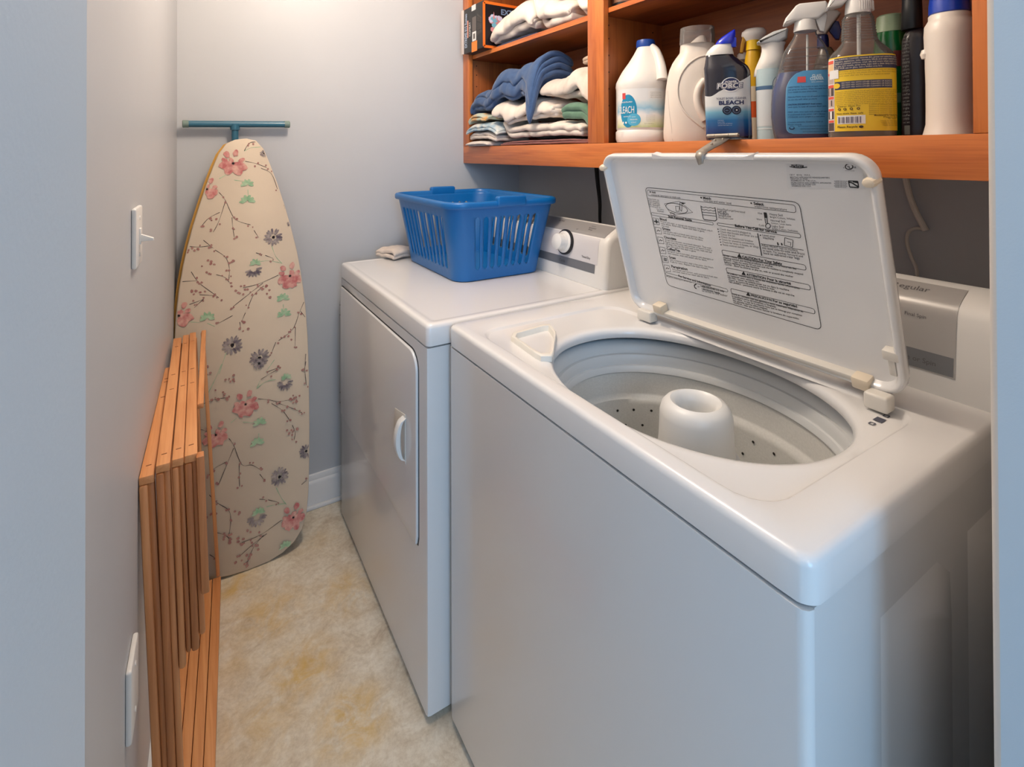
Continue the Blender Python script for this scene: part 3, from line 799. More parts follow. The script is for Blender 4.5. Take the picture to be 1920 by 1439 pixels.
        corner([(x, y), (x2, y2), (x2+8, y2+48), (x+9, y+44)], .0009, .004)
        tx, ty = x+140, y+66
        f.poly([Z(tx, ty-2), Z(tx+18, ty-34), Z(tx+40, ty+8)]); sl = (y2-y)/(x2-x)
        T(s, tx+46, ty+7, tx+46+13.6*len(s)+46, ty+7+(13.6*len(s)+46)*sl, .035)
        for i, l in enumerate(lines):
            L = min(9.6*len(l), 728-8*i); T(l, x+10+5*i, y+56+20*i, x+10+5*i+L, y+56+20*i+L*sl*1.02, .012, 0)
    return f.done('printed_instructions', [black, grey_ink], lid, 'black printed instruction chart')
build_lid_print()
def build_lid_label():
    f = Flat(LP(LWd, 0, -.0112), (0, -1, 0), e2, .0004)
    Z = lambda x, y: f.px(1440+x/6.539, 280+y/6.539)
    f.poly([Z(225, 180), Z(1160, 215), Z(1175, 520), Z(238, 500)], 2, .5)
    T = lambda s, x0, y0, x1, y1, bold=0, mi=0: f.text(s, Z(x0, y0), Z(x1, y1), bold=bold, mi=mi)
    T('Performa', 290, 236, 442, 242, .05)
    f.path([Z(265, 232), Z(330, 246), Z(400, 250), Z(480, 240)], .0016); f.path([Z(280, 214), Z(350, 208), Z(440, 220)], .0008)
    f.path([Z(994+46*math.cos(t), 238+34*math.sin(t)) for t in [2*PI*k/28 for k in range(28)]], .0016, closed=True)
    T('U', 970, 244, 990, 246, .05); T('L', 992, 258, 1014, 260, .05); T('C', 924, 256, 938, 257, .03); T('US', 1044, 254, 1080, 258, .03); T('LISTED WASHER', 945, 290, 1060, 296, 0, 1)
    for s, y, w in (('120 V   60 Hz   10.0 A', 342, 250), ('MAYTAG APPLIANCES HEADQUARTERS', 372, 484), ('NEWTON, IA 50208', 390, 210), ('ASSEMBLED IN THE U.S.A.', 412, 310), ('FROM FOREIGN AND DOMESTIC APPLIANCES', 436, 492), ('NEWTON, IA 50208 USA', 458, 300), ('ASSEMBLED FOR U.S.A.', 478, 240)):
        T(s, 268+(y-342)*.16, y, 268+(y-342)*.16+w, y+w*.02, .01, 1)
    for k in range(6):
        w = 130+(12 if k % 2 else 34); T('WASHER USE CYCLES', 890-w/2, 418+15*k, 890+w/2, 422+15*k, .02, 1)
    f.path([Z(985, 412), Z(1100, 418), Z(1110, 494), Z(1000, 486)], .0016, closed=True); f.path([Z(990, 428), Z(1030, 436), Z(1075, 468), Z(1108, 484)], .0022); f.path([Z(1040, 418), Z(1098, 432)], .003)
    T('CONTROLS', 1002, 500, 1108, 506, .03)
    return f.done('maker_label', [black, grey_ink, mat('label_film', (222, 221, 220), .3)], lid, 'silvery rating label with black lettering')
build_lid_label()

# ------------------------------------------------------------ dryer
DF, DY0, DY1, HD = .4591, 1.1061, 1.9172, .0518
dr = thing('clothes_dryer', 'white clothes dryer standing against the far wall side of the washer', 'clothes dryer', (.80, 1.5, 0))
dr['label'] = 'white front-door clothes dryer carrying the blue laundry basket'
bm = BM(); zd1 = ZT-HD-.003
prism(bm, [(1.235, DY0+.003), (DF+.070, DY0+.003), (DF+.0695, DY0+.0055), (DF+.068, DY0+.003), (DF+.008, DY0+.003), (DF+.002, DY0+.005), (DF, DY0+.011), (DF, DY1-.011), (DF+.002, DY1-.005), (DF+.008, DY1-.003), (1.235, DY1-.003)], .018, zd1)
obj('body', bm, enamel2, dr, world=True)
for x, y in ((.53, 1.16), (.53, 1.86), (1.17, 1.16), (1.17, 1.86)):
    bm = BM(); lathe(bm, [(.018, 0), (.018, .008), (.007, .010), (.007, .03)], (x, y, 0), 16); obj('foot', bm, seam, dr, world=True)
bm = BM()
def dro(ins, z): return [(x, y, z) for x, y in rrect(DF+ins, 1.235, DY0+ins, DY1-ins, .012, 5)]
bridge(bm, [dro(.003, ZT-HD), dro(0, ZT-HD+.002), dro(0, ZT-.010), dro(.002, ZT-.004), dro(.006, ZT-.0008), dro(.012, ZT), dro(.020, ZT+.0003), dro(.0225, ZT-.0006), dro(.03, ZT-.0004)], cap1=True, cap0=True)
obj('top_panel', bm, enamel, dr, world=True, smooth=50)
# door: rounded only at its near upper corner
bm = BM()
dy0, dy1, dz0, dz1 = 1.160, 1.893, .379, .832
outl = [(dy1, dz0), (dy1, dz1-.006), (dy1-.006, dz1)] + [(dy0+.045-.045*math.sin(a), dz1-.045+.045*math.cos(a)) for a in [R(q) for q in (0, 15, 30, 45, 60, 75, 90)]] + [(dy0, dz0+.02), (dy0+.006, dz0)]
prism(bm, outl, DF-.007, DF+.002, 'x', .003, 3)
door = obj('door', bm, enamel2, dr, world=True)
cyo, czo = sum(a for a, b in outl)/len(outl), sum(b for a, b in outl)/len(outl)
bm = BM(); prism(bm, [(a+(.0035 if a > cyo else -.0035), b+(.0035 if b > czo else -.0035)) for a, b in outl], DF-.0008, DF+.001, 'x'); obj('door_gap', bm, seam, door, world=True)
# handle: a recessed grip with an arched front
bm = BM(); hy, hz0, hz1 = 1.235, .545, .652
rings = []
for t in [k/14 for k in range(15)]:
    z = hz0+(hz1-hz0)*t; b = math.sin(PI*t)**.45 if 0 < t < 1 else 0
    x = DF-.0068-.026*b
    rings.append([(x, hy-.010, z), (x-.002, hy-.005, z), (x-.002, hy+.005, z), (x, hy+.011, z), (DF-.0066-.016*b, hy+.011, z), (DF-.0066-.010*b, hy, z), (DF-.0066-.016*b, hy-.010, z)])
bridge(bm, rings, cap0=True, cap1=True)
hd = obj('handle', bm, plastic_w, door, world=True)
bm = BM(); prism(bm, [(1.228+.02*0, .537), (1.305, .555), (1.312, .60), (1.305, .645), (1.228, .66)], DF-.0085, DF-.0068, 'x', .0006); obj('handle_recess', bm, plastic_aged, door, world=True)
for z in (.745, .43+.0):
    bm = BM(); box(bm, DF-.004, DF+.002, 1.8985, 1.9075, z-.033, z+.033, .001); 
    for k in (-.018, .018): lathe(bm, [(.003, 0), (.003, .0015), (.001, .002)], (DF-.004, 1.903, z+k), 10, axis=Matrix.Rotation(-PI/2, 3, 'Y'))
    obj('door_hinge', bm, mat('hinge_metal', (110, 108, 104), .45, metal=.6), dr, world=True)
dc, dprof = console(dr, 1.004, 1.114, 1.905, 1.090)
bm = BM(); sL = sum(math.hypot(c-a, d-b) for (a, b), (c, d) in zip(dprof[:8], dprof[1:9]))
strip_on(bm, dprof, 1.160, 1.87, .040, .066, .0010, mi=1)
strip_on(bm, dprof, 1.137, 1.87, .148, .203, .0010, n=18, mi=0)
strip_on(bm, dprof, 1.150, 1.87, .066, .150, .0006, mi=2)
obj('control_panel', bm, [mat('dryer_panel_grey', (168, 166, 166), .35, metal=.2), silver_d, mat('dryer_panel_white', (216, 214, 216), .25, coat=.5)], dc, world=True)
bm = BM()
for s, y, q, w in (('Timed Dry', 1.222, .078, .040), ('Auto Dry', 1.232, .188, .018), ('Permanent', 1.236, .177, .034), ('Press', 1.230, .168, .018), ('Off', 1.28, .160, .009), ('Normal', 1.50, .172, .03), ('Air Fluff', 1.40, .186, .03), ('Cycle', 1.33, .048, .03)):
    text_on(bm, dprof, s, y, q, w, bold=.01)
obj('panel_lettering', bm, mat('panel_ink', (92, 90, 92), .6), dc, world=True, smooth=0, doubles=False)
dial(dc, dprof, 1.305, .112, .040, .0255, mat('black_dial_ring', (30, 30, 34), .4))

# ------------------------------------------------------------ oak storage cabinet
CF, CZ0, CZ1 = 1.0088, 1.2655, 1.337
CY0, CYR, CYL = .215, .298, FWY-.001
DV0, DV1 = 1.1180, 1.1885
CTOP = 2.16
cb = thing('storage_cabinet', 'orange oak open-shelf cabinet hung on the wall above the washer and dryer', 'cabinet', (1.15, 1.1, CZ0))
def part(name, m, parent, *boxes, bev=.001, label=None):
    bm = BM()
    for b in boxes: box(bm, *b, bev)
    return obj(name, bm, m, parent, world=True, label=label)
part('bottom_rail', oak_y, cb, (CF, CF+.019, CY0, CYL, CZ0, CZ1), bev=.0015)
part('stile', oak_z, cb, (CF-.0004, CF+.019, 1.966, CYL, CZ1+.0002, CTOP), bev=.0015)
part('stile', oak_z, cb, (CF-.0004, CF+.019, DV0, DV1, CZ1+.0002, CTOP), bev=.0015)
part('stile', oak_z, cb, (CF-.0004, CF+.019, CY0, CYR, CZ1+.0002, CTOP), bev=.0015)
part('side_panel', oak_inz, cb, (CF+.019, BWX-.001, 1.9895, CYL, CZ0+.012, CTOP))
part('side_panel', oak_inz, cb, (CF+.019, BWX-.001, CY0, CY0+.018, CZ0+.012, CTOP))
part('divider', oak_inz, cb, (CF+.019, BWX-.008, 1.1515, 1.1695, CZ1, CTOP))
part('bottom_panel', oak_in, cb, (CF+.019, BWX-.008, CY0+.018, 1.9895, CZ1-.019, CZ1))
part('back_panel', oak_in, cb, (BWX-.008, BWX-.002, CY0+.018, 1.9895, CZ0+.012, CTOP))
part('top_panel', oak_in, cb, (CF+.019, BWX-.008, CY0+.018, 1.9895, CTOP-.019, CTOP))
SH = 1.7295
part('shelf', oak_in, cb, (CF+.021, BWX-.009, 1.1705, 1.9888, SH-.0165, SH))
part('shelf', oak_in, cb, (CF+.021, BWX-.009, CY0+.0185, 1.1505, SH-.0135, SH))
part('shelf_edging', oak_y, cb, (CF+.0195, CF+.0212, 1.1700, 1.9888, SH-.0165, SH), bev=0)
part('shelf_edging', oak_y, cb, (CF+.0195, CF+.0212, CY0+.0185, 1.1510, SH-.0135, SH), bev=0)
bm = BM()
for y in (1.1512, 1.9888):
    s_ = -1 if y < 1.5 else -1
    for x in (CF+.05, BWX-.05):
        for z in (1.45, 1.50, 1.55, 1.60, 1.65, 1.69):
            lathe(bm, [(.0027, 0), (.0001, .0004)], (x, y, z), 8, axis=Matrix.Rotation(PI/2, 3, 'X'))
obj('shelf_pin_holes', bm, mat('pin_hole', (40, 20, 10), .8), cb, world=True)
# steel strap hinge on the rail whose bent end holds the lid back
hg = thing('strap_hinge', 'old steel strap hinge on the shelf edge, its bent end hooked over the washer lid', 'hinge', (CF, .72, CZ1+.004))
pA = onx(1327, 257.5, .995); pB = onx(1385, 255.5, .995)
bm = BM(); tube(bm, [pA, pA.lerp(pB, .26)], .0044, 14); tube(bm, [pA.lerp(pB, .27), pA.lerp(pB, .71)], .0044, 14); tube(bm, [pA.lerp(pB, .72), pB], .0044, 14)
tube(bm, [pA-(pB-pA)*.01, pB+(pB-pA)*.02], .002, 8)
obj('hinge_barrel', bm, steel, hg, world=True)
bm = BM(); box(bm, 1.000, CF+.045, pB.y+.004, pA.y-.004, CZ1+.0002, CZ1+.002, .0005); obj('fixed_leaf', bm, steel, hg, world=True)
bm = BM()
q0 = onx(1341, 261.5, .995); q1 = onx(1369, 261.5, .995)
def lidtop(u, v): return on_plane(u, v, LP(0, LH, 0), en)
e0, e1_ = lidtop(1308, 285)+en*.004, lidtop(1324, 288)+en*.004
g0, g1 = lidtop(1312, 300)+en*.010, lidtop(1325, 297)+en*.010
h0, h1 = lidtop(1319, 307)+en*.016, lidtop(1327, 304)+en*.016
rows = [(q0, q1), (q0.lerp(e0, .33)+Vector((0, 0, -.001)), q1.lerp(e1_, .33)+Vector((0, 0, -.001))), (q0.lerp(e0, .7), q1.lerp(e1_, .7)), (e0, e1_), (e0.lerp(g0, .5)+en*.004, e1_.lerp(g1, .5)+en*.004), (g0, g1), (h0, h1)]
V = bridge(bm, [list(r) for r in rows], closed=False)
st = obj('strap_leaf', bm, steel, hg, world=True)
mo = st.modifiers.new('thickness', 'SOLIDIFY'); mo.thickness = .0022
for k, t in ((.25, .22), (.7, .12), (.45, .50)):
    a = q0.lerp(e0, t).lerp(q1.lerp(e1_, t), k); nn = (e0-q0).cross(q1-q0).normalized()
    if nn.z < 0: nn = -nn
    nn = -nn if nn.dot(Vector((0, 0, CH))-a) < 0 else nn
    bm = BM(); lathe(bm, [(.0028, -.001), (.0028, .0022), (.0018, .0032), (.0002, .0034)], a, 12, axis=nn.to_track_quat('Z', 'Y').to_matrix()); obj('rivet', bm, steel, st, world=True)

# ------------------------------------------------------------ bottles
class Item:
    """an upright container on a shelf, traced from its outline; front turned to the doorway"""
    def __init__(s, name, label, cat, um, vb, xc, z0=None, turn=0, group=None):
        s.um, s.vb = um, vb
        p = onx(um, 300, xc); s.yc = p.y
        s.z0 = CZ1+.0005 if z0 is None else z0
        s.d = xc*math.sin(PSI)+s.yc*math.cos(PSI)
        s.X = s.d/F                                    # metres per pixel
        phi = math.atan((um-CX)/F); s.cx_ = math.cos(phi)
        s.vb = CY - (s.z0-CH)*F/s.d
        s.t = thing(name, label, cat, (xc, s.yc, s.z0), math.atan2(-xc, s.yc)+turn, group)
    def z(s, v): return (s.vb-v)*s.X
    def row(s, v, uL, uR, dep=1.0, ex=2.0, cy=0):
        rx = (uR-uL)/2*s.X*s.cx_
        return (max(0, s.z(v)), rx, rx*dep, ex, ((uL+uR)/2-s.um)*s.X*s.cx_, cy)
    def x(s, u): return (u-s.um)*s.X*s.cx_
    def loft(s, rows, dep=1.0, ex=2.0):
        return Loft(sorted([s.row(*(r if len(r) > 3 else (r[0], r[1], r[2], dep, ex))) for r in rows], key=lambda r: r[0]))
    def body(s, name, rows, m, dep=1.0, ex=2.0, smooth=40, cap=True, parent=None, off=0):
        L = s.loft(rows, dep, ex); bm = BM(); L.build(bm, off=off, cap=cap); o = obj(name, bm, m, parent or s.t, smooth=smooth); return L, o
    def dec(s, name, fn, m, parent=None, label=None):
        bm = BM(); fn(bm); return obj(name, bm, m, parent or s.t, smooth=60, doubles=False, label=label)
ink_w = mat('white_ink', (236, 236, 236), .5); ink_navy = mat('navy_ink', (22, 34, 84), .5); ink_blk = black
hdpe = mat('white_bottle_plastic', (232, 229, 224), .35, sss=.15)
hdpe_c = mat('cream_bottle_plastic', (226, 217, 208), .38, sss=.15)
blue_cap = mat('blue_cap_plastic', (28, 72, 160), .4)

# 1 bleach jug
b = Item('bleach_jug', 'white bleach jug with a small blue cap and cloud-and-grass label', 'bleach jug', 1203, 263, 1.108, turn=.05)
L, o = b.body('jug_body', [(263, 1160, 1246), (261, 1156, 1250), (255, 1154, 1252), (242, 1154, 1252), (239, 1156.5, 1249.5), (236, 1155, 1251), (163, 1155, 1251), (158, 1154, 1252), (150, 1155, 1251.5), (140, 1160, 1251), (128, 1167, 1248), (112, 1179, 1240), (98, 1188, 1234), (87, 1194, 1231), (83, 1196, 1229)], hdpe, ex=2.3)
b.body('cap', [(84, 1194, 1229), (80, 1193.5, 1229.5), (74, 1194, 1229), (70.5, 1195, 1228), (69.8, 1198, 1225)], blue_cap)
bm = BM()
x = b.x
pts = [(x(1222), -.014, b.z(85)), (x(1229), -.030, b.z(95)), (x(1234), -.046, b.z(112)), (x(1237), -.060, b.z(132)), (x(1238), -.066, b.z(150))]
tube(bm, smoothpath(pts, 5), [.011+.004*t/20 for t in range(21)], 14); obj('handle', bm, hdpe, b.t)
sky = ramp_mat('jug_label_print', [(.0, (150, 178, 96)), (.052, (172, 190, 110)), (.070, (226, 228, 200)), (.090, (238, 238, 236)), (.108, (150, 196, 220)), (.122, (196, 216, 224)), (.136, (226, 228, 228))], 'Z', .4, .1, .03, 28)
b.dec('label', lambda bm: L.patch(bm, -.085, .075, b.z(235), b.z(165)), sky)
def f(bm):
    L.blob(bm, x(1176), b.z(205), .0250, .046)
    L.blob(bm, x(1187), b.z(221), .0185, .0175, off=.0011, mi=1)
    L.patch(bm, x(1164), x(1171), b.z(183), b.z(172), .0012, 4, 3, 2)
b.dec('label_badge', f, [mat('badge_blue', (24, 138, 180), .4), mat('badge_light_blue', (84, 176, 212), .4), mat('badge_red', (206, 72, 70), .4)])
def f(bm):
    L.text(bm, 'CONCENTRATED', x(1171), b.z(190), .040, off=.0016, bold=.01)
    L.text(bm, 'BLEACH', x(1172), b.z(209), .047, .028, off=.0016)
    L.text(bm, 'DISINFECTS', x(1174), b.z(216), .022, off=.0016)
    L.text(bm, 'NOW', x(1187), b.z(217), .010, off=.0018); L.text(bm, 'FRESHER', x(1187), b.z(222), .020, off=.0018); L.text(bm, 'SCENT', x(1187), b.z(227), .014, off=.0018)
    L.blob(bm, x(1166), b.z(226), .0022, .0035, .0016, 10); L.blob(bm, x(1172), b.z(226), .0028, .003, .0016, 10)
b.dec('label_lettering', f, ink_w)
def f(bm):
    L.patch(bm, x(1213), x(1242), b.z(183), b.z(170), .0009, 8, 3, 1)
    for k in range(4): L.text(bm, 'HAZARDS TO HUMANS AND PETS'[k:], x(1228), b.z(173+3*k), .034, off=.0013)
    for k in range(5): L.text(bm, 'See back panel for directions', x(1217), b.z(214+2.6*k), .024, off=.0013)
    L.text(bm, 'CLOROX'[:0]+'121 FL OZ (3.57 L)', x(1214), b.z(229), .024, off=.0013)
    L.path = None
b.dec('fine_print', f, [mat('label_grey_ink', (96, 104, 96), .5), mat('label_white', (228, 228, 226), .4)])

# 2 detergent bottle
b = Item('detergent_bottle', 'large cream-white laundry detergent bottle with a clear measuring cap', 'detergent bottle', 1302, 262, 1.13)
L, o = b.body('bottle', [(262, 1248, 1356), (260, 1245, 1359), (252, 1243, 1361), (240, 1243, 1361), (200, 1245, 1359), (160, 1248, 1358), (140, 1251, 1356), (125, 1255, 1353), (112, 1261, 1349), (102, 1268, 1345), (96, 1273, 1343), (93, 1275, 1342), (82, 1276, 1341), (79, 1276.5, 1340.5), (78, 1279, 1338)], hdpe_c, dep=.72, ex=2.4)
bm = BM(); x = b.x
def surf(u, v, off=0):
    r = L.at(b.z(v)); 
    a = x(u)-r[4]; t = max(-1, min(1, a/r[1])); y = -(1-abs(t)**r[3])**(1/r[3])*r[2]; return Vector((x(u), y-off, b.z(v)))
cs = clear_plastic('clear_cap_plastic', (214, 208, 204), .16)
cap_rows = [(78.5, 1276, 1341), (60, 1276, 1341), (50, 1277, 1340)]
Lc, oc = b.body('measuring_cap', [(79, 1275.5, 1341.5), (76, 1275, 1342), (60, 1275.5, 1341.5), (47.5, 1276.5, 1340.5), (47.2, 1278, 1339)], cs, dep=.9, cap=True)
b.body('pour_spout', [(79, 1292, 1330), (74, 1296, 1326), (66, 1306, 1324), (62, 1312, 1322)], hdpe_c, dep=.8)
# D-shaped hand hole: raised rim with a sunk grip behind it
rim = smoothpath([surf(u, v, .0005) for u, v in ((1324, 104), (1308, 108), (1290, 121), (1277, 140), (1272, 162), (1274, 185), (1284, 205), (1300, 222), (1318, 236))], 5)
bm = BM(); tube(bm, rim, .0028, 8); obj('handle_rim', bm, hdpe_c, b.t)
bm = BM(); tube(bm, smoothpath([surf(u, v, .001) for u, v in ((1322, 150), (1312, 163), (1308, 182), (1312, 203), (1322, 222))], 5), .010, 12); obj('handle', bm, hdpe_c, b.t)
bm = BM(); tube(bm, smoothpath([surf(u, v, -.0006) for u, v in ((1253, 165), (1256, 205), (1260, 235), (1262, 258))], 5), .0011, 6); obj('fill_strip', bm, mat('strip_shade', (206, 198, 190), .5), b.t)

# 3 toilet bowl cleaner
b = Item('toilet_cleaner_bottle', 'dark navy toilet bowl cleaner bottle with bright blue angled spout', 'cleaner bottle', 1366, 262, 1.056, turn=-.02)
navy_b = mat('dark_navy_plastic', (22, 24, 42), .16, coat=.6)
L, o = b.body('bottle', [(262, 1327, 1405), (260, 1324, 1409), (252, 1323, 1410), (230, 1323, 1409.5), (200, 1322, 1408.5), (170, 1321, 1408), (150, 1321, 1408), (135, 1320.5, 1407.5), (129, 1320, 1407), (121, 1319.5, 1403), (117, 1320.5, 1399), (108, 1322, 1388), (102, 1323, 1380), (97, 1323.5, 1376), (95, 1326, 1374)], navy_b, dep=.52, ex=2.5)
x = b.x
b.body('collar', [(97.5, 1323.5, 1376.5), (94, 1323.5, 1376.5), (88, 1327, 1375), (81, 1334, 1374), (77.5, 1339, 1373)], plastic_w, dep=.62)
L2, o2 = b.body('spout', [(77.5, 1342, 1376), (74, 1343, 1379), (70, 1346, 1380), (64, 1353, 1380), (58, 1363, 1380.5), (53, 1372, 1380), (50.5, 1377, 1379.5)], mat('bright_blue_cap', (14, 44, 200), .25, coat=.5), dep=.7)
bm = BM(); box(bm, x(1372), x(1382), -.006, .006, b.z(84), b.z(66), .002); obj('cap_clip', bm, mat('bright_blue_cap'), b.t)
grad = ramp_mat('cleaner_label_gradient', [(0, (12, 24, 66)), (.022, (20, 56, 116)), (.045, (22, 96, 156)), (.064, (110, 168, 196)), (.080, (214, 218, 220)), (.16, (220, 221, 223))], 'Z', .22, .5)
def f(bm):
    fw_ = L.wrap(.08); n, m_ = 26, 12; V = []
    a0, a1 = x(1323.5)*1.12, x(1407.5)*1.12
    for j in range(m_+1):
        rowv = []
        for i in range(n+1):
            t = i/n; zt = b.z(173+3*math.sin(min(1, t/.35)*PI)*.9-34*max(0, (t-.18)/.82)**1.15)
            z = b.z(259)+(zt-b.z(259))*j/m_; rowv.append(bm.verts.new(L.pt(fw_(a0+(a1-a0)*t), L.at(z), .0005)))
        V.append(rowv)
    for j in range(m_):
        for i in range(n): bm.faces.new((V[j][i], V[j][i+1], V[j+1][i+1], V[j+1][i]))
b.dec('label', f, grad)
def f(bm):
    L.blob(bm, x(1372.5), b.z(156), .0195, .0165, .0010, mi=1); L.blob(bm, x(1373), b.z(155.5), .0172, .0145, .0013, mi=0)
    L.text(bm, 'POWER', x(1373), b.z(152.5), .023, off=.0018, mi=1, bold=.02, slant=.1)
    L.text(bm, 'FORCE', x(1371), b.z(162.2), .0535, .0165, off=.0017, mi=1, bold=.085, slant=.1)
    L.text(bm, 'FORCE', x(1371), b.z(162), .0520, .0158, off=.0020, mi=0, bold=.06, slant=.1)
    L.text(bm, 'FORCE', x(1371), b.z(161.8), .0490, .0148, off=.0023, mi=1, bold=.005, slant=.1)
    L.text(bm, 'TOILET BOWL CLEANER', x(1373), b.z(183), .062, .0052*1.3, off=.0012, mi=2, bold=.01)
    L.text(bm, 'BLEACH', x(1373), b.z(192.3), .051, .0125, off=.0012, mi=0, bold=.04)
    for u in (1365, 1381.5):
        L.blob(bm, x(u), b.z(203), .0098, .0098, .0012, mi=3); L.blob(bm, x(u), b.z(203), .0070, .0070, .0014, mi=4); L.blob(bm, x(u), b.z(203), .0058, .0058, .0016, mi=3)
    L.blob(bm, x(1382), b.z(203), .0015, .0015, .0019, 8, 1); L.patch(bm, x(1362), x(1367), b.z(204), b.z(202.5), .0019, 2, 1, 4)
    for s_, v, w in (('WARNING:', 222, .013), ('Irritant. Keep', 225, .014), ('out of reach of children', 228, .030), ('read back label before use', 231, .029)):
        L.text(bm, s_, x(1347)+w/2, b.z(v), w, off=.0012, mi=5)
    L.text(bm, 'NET WT 24 FL OZ (1.5 PT) 709 mL', x(1388), b.z(256), .036, off=.0012, mi=5)
b.dec('label_lettering', f, [ink_navy, ink_w, mat('slate_print', (70, 80, 110), .5), mat('black_blue_print', (16, 20, 44), .4), mat('dim_print', (90, 110, 140), .5), mat('pale_blue_print', (170, 190, 214), .5)])

# 4 yellow spray bottle behind
b = Item('yellow_spray_bottle', 'yellow spray bottle with rounded white head behind the toilet cleaner', 'spray bottle', 1413, 262, 1.19)
ylw = mat('yellow_plastic', (222, 176, 20), .35, noise=(40, (206, 158, 14), .3, (1, 1, 1)))
b.body('bottle', [(262, 1397, 1432), (255, 1395, 1434), (190, 1396, 1433), (130, 1396.5, 1432), (105, 1397.5, 1430), (92, 1400, 1427), (88, 1401, 1427)], ylw, dep=.9)
x = b.x; L = b.loft([(262, 1395, 1434), (88, 1395, 1434)], .9)
b.dec('label', lambda bm: (L.patch(bm, -.045, .045, b.z(186), b.z(158), mi=0), L.patch(bm, -.045, .045, b.z(216), b.z(186), mi=1), L.patch(bm, -.045, .045, b.z(258), b.z(216), mi=0)), [mat('pale_label', (216, 206, 184), .4), mat('orange_label', (214, 92, 40), .4)])
b.body('collar', [(89, 1399, 1428), (80, 1400, 1427), (71, 1400, 1427)], mat('yellow_collar', (234, 192, 16), .3, coat=.3))
b.body('spray_head', [(71.5, 1398, 1429), (66, 1394, 1434), (60, 1391, 1438), (54, 1392, 1438), (49, 1399, 1434), (47.3, 1409, 1425)], hdpe, dep=.75)
bm = BM(); prism(bm, [(x(1393), b.z(63)), (x(1399), b.z(60)), (x(1399), b.z(70)), (x(1394), b.z(93)), (x(1388), b.z(92)), (x(1390), b.z(78))], -.009, .009, 'y', .002); obj('trigger', bm, mat('amber_plastic', (176, 128, 16), .4), b.t)

# 5 white freshener bottle
b = Item('air_freshener_bottle', 'white air freshener sprayer with pale blue label beside the glass cleaner', 'spray bottle', 1445, 262, 1.10)
x = b.x
L, o = b.body('bottle', [(262, 1420, 1468), (256, 1419, 1470), (200, 1418.5, 1472), (150, 1417.5, 1472), (125, 1418, 1471)], mat('freshener_label_blue', (168, 196, 204), .35, noise=(18, (190, 208, 212), .25, (1, 1, 1))), dep=.8)
b.dec('label_print', lambda bm: (L.patch(bm, -.052, .034, b.z(232), b.z(164), .0005, mi=1), L.patch(bm, -.052, .004, b.z(164), b.z(157), .0008, mi=0), L.blob(bm, x(1464), b.z(155), .016, .019, .0009, mi=2), L.blob(bm, x(1464), b.z(155), .0145, .0175, .0012, mi=1), L.patch(bm, -.052, .05, b.z(237.5), b.z(236), .0008, mi=3)), [mat('slate_band', (70, 104, 140), .4), mat('off_white_label', (205, 212, 216), .4), mat('ring_print', (110, 130, 150), .4), mat('pale_line', (225, 232, 234), .4)])
# sculpted white head with slanting lower edge
rows = []
for v, uL, uR in ((137, 1413.5, 1428), (130, 1414.5, 1446), (122, 1416.5, 1464), (112, 1421, 1472), (100, 1426.5, 1472), (90, 1429, 1471), (82, 1429, 1472), (76, 1425, 1475)): rows.append((v, uL, uR))
b.body('head', rows, hdpe, dep=.62)
bm = BM(); prism(bm, [(x(1420), b.z(74)), (x(1432), b.z(65)), (x(1452), b.z(56)), (x(1476), b.z(51.5)), (x(1479), b.z(54)), (x(1477), b.z(70)), (x(1462), b.z(78)), (x(1430), b.z(78)), (x(1421), b.z(76))], -.018, .018, 'y', .006, 3); obj('spray_top', bm, mat('pale_grey_plastic', (190, 194, 196), .35), b.t)

# 6 glass cleaner
b = Item('glass_cleaner_bottle', 'clear spray bottle half full of blue glass cleaner, white trigger head', 'spray bottle', 1511, 262, 1.075, turn=.10)
x = b.x
body_rows = [(262, 1455, 1567), (258, 1450, 1572), (235, 1446, 1576), (213, 1444, 1578), (190, 1444, 1578), (165, 1446, 1576), (148, 1451, 1571), (131, 1457, 1565), (112, 1463, 1559), (95, 1468, 1555), (84, 1474, 1550), (74, 1481, 1544), (66, 1487, 1537), (60, 1490, 1533), (53, 1491, 1532)]
clr = clear_plastic('clear_bottle_plastic', (205, 200, 198), .05)
L, o = b.body('bottle', body_rows, clr, dep=.6, ex=2.3)
liq = [(z_, l+1.2, r-1.2) for z_, l, r in body_rows if z_ > 131 and z_ < 262] + [(260.5, 1455, 1567), (131, 1458.5, 1563.5)]
b.body('blue_liquid', liq, mat('blue_cleaner_liquid', (4, 54, 124), .12, coat=.8), dep=.6, ex=2.3)
bm = BM()
for v in (120, 104, 88):
    tube(bm, [L.pt(2*PI*k/40, L.at(b.z(v)), -.0004) for k in range(40)], .0012, 6, closed=True)
obj('ribs', bm, clr, b.t)
def lab(bm, grow=0, off=.0006, mi=0):
    L.patch(bm, x(1471)-grow, x(1572), b.z(236)-grow, b.z(164)+grow, off, 20, 10, mi)
    n = 16; fw_ = L.wrap(.06); c = []
    for j in range(9):
        t = j/8; z = b.z(164)+(b.z(131)-b.z(164))*t; a0 = x(1471)+(x(1505)-x(1471))*(1-math.sqrt(max(0, 1-t*t)))
        c.append([L.pt(fw_(a0-grow+(x(1572)-a0)*i/n), L.at(z), off) for i in range(n+1)])
    bridge(bm, c, closed=False, mi=mi); c = []
    for j in range(5):
        t = j/4; z = b.z(236)+(b.z(247)-b.z(236))*t; a0 = x(1471)+(x(1485)-x(1471))*(1-math.sqrt(max(0, 1-t*t)))
        c.append([L.pt(fw_(a0-grow+(x(1572)-a0)*i/n), L.at(z), off) for i in range(n+1)])
    bridge(bm, c, closed=False, mi=mi)
b.dec('label', lambda bm: (lab(bm, .0012, .0005, 1), lab(bm)), [mat('label_blue', (74, 142, 190), .35), mat('label_border', (120, 180, 214), .35)])
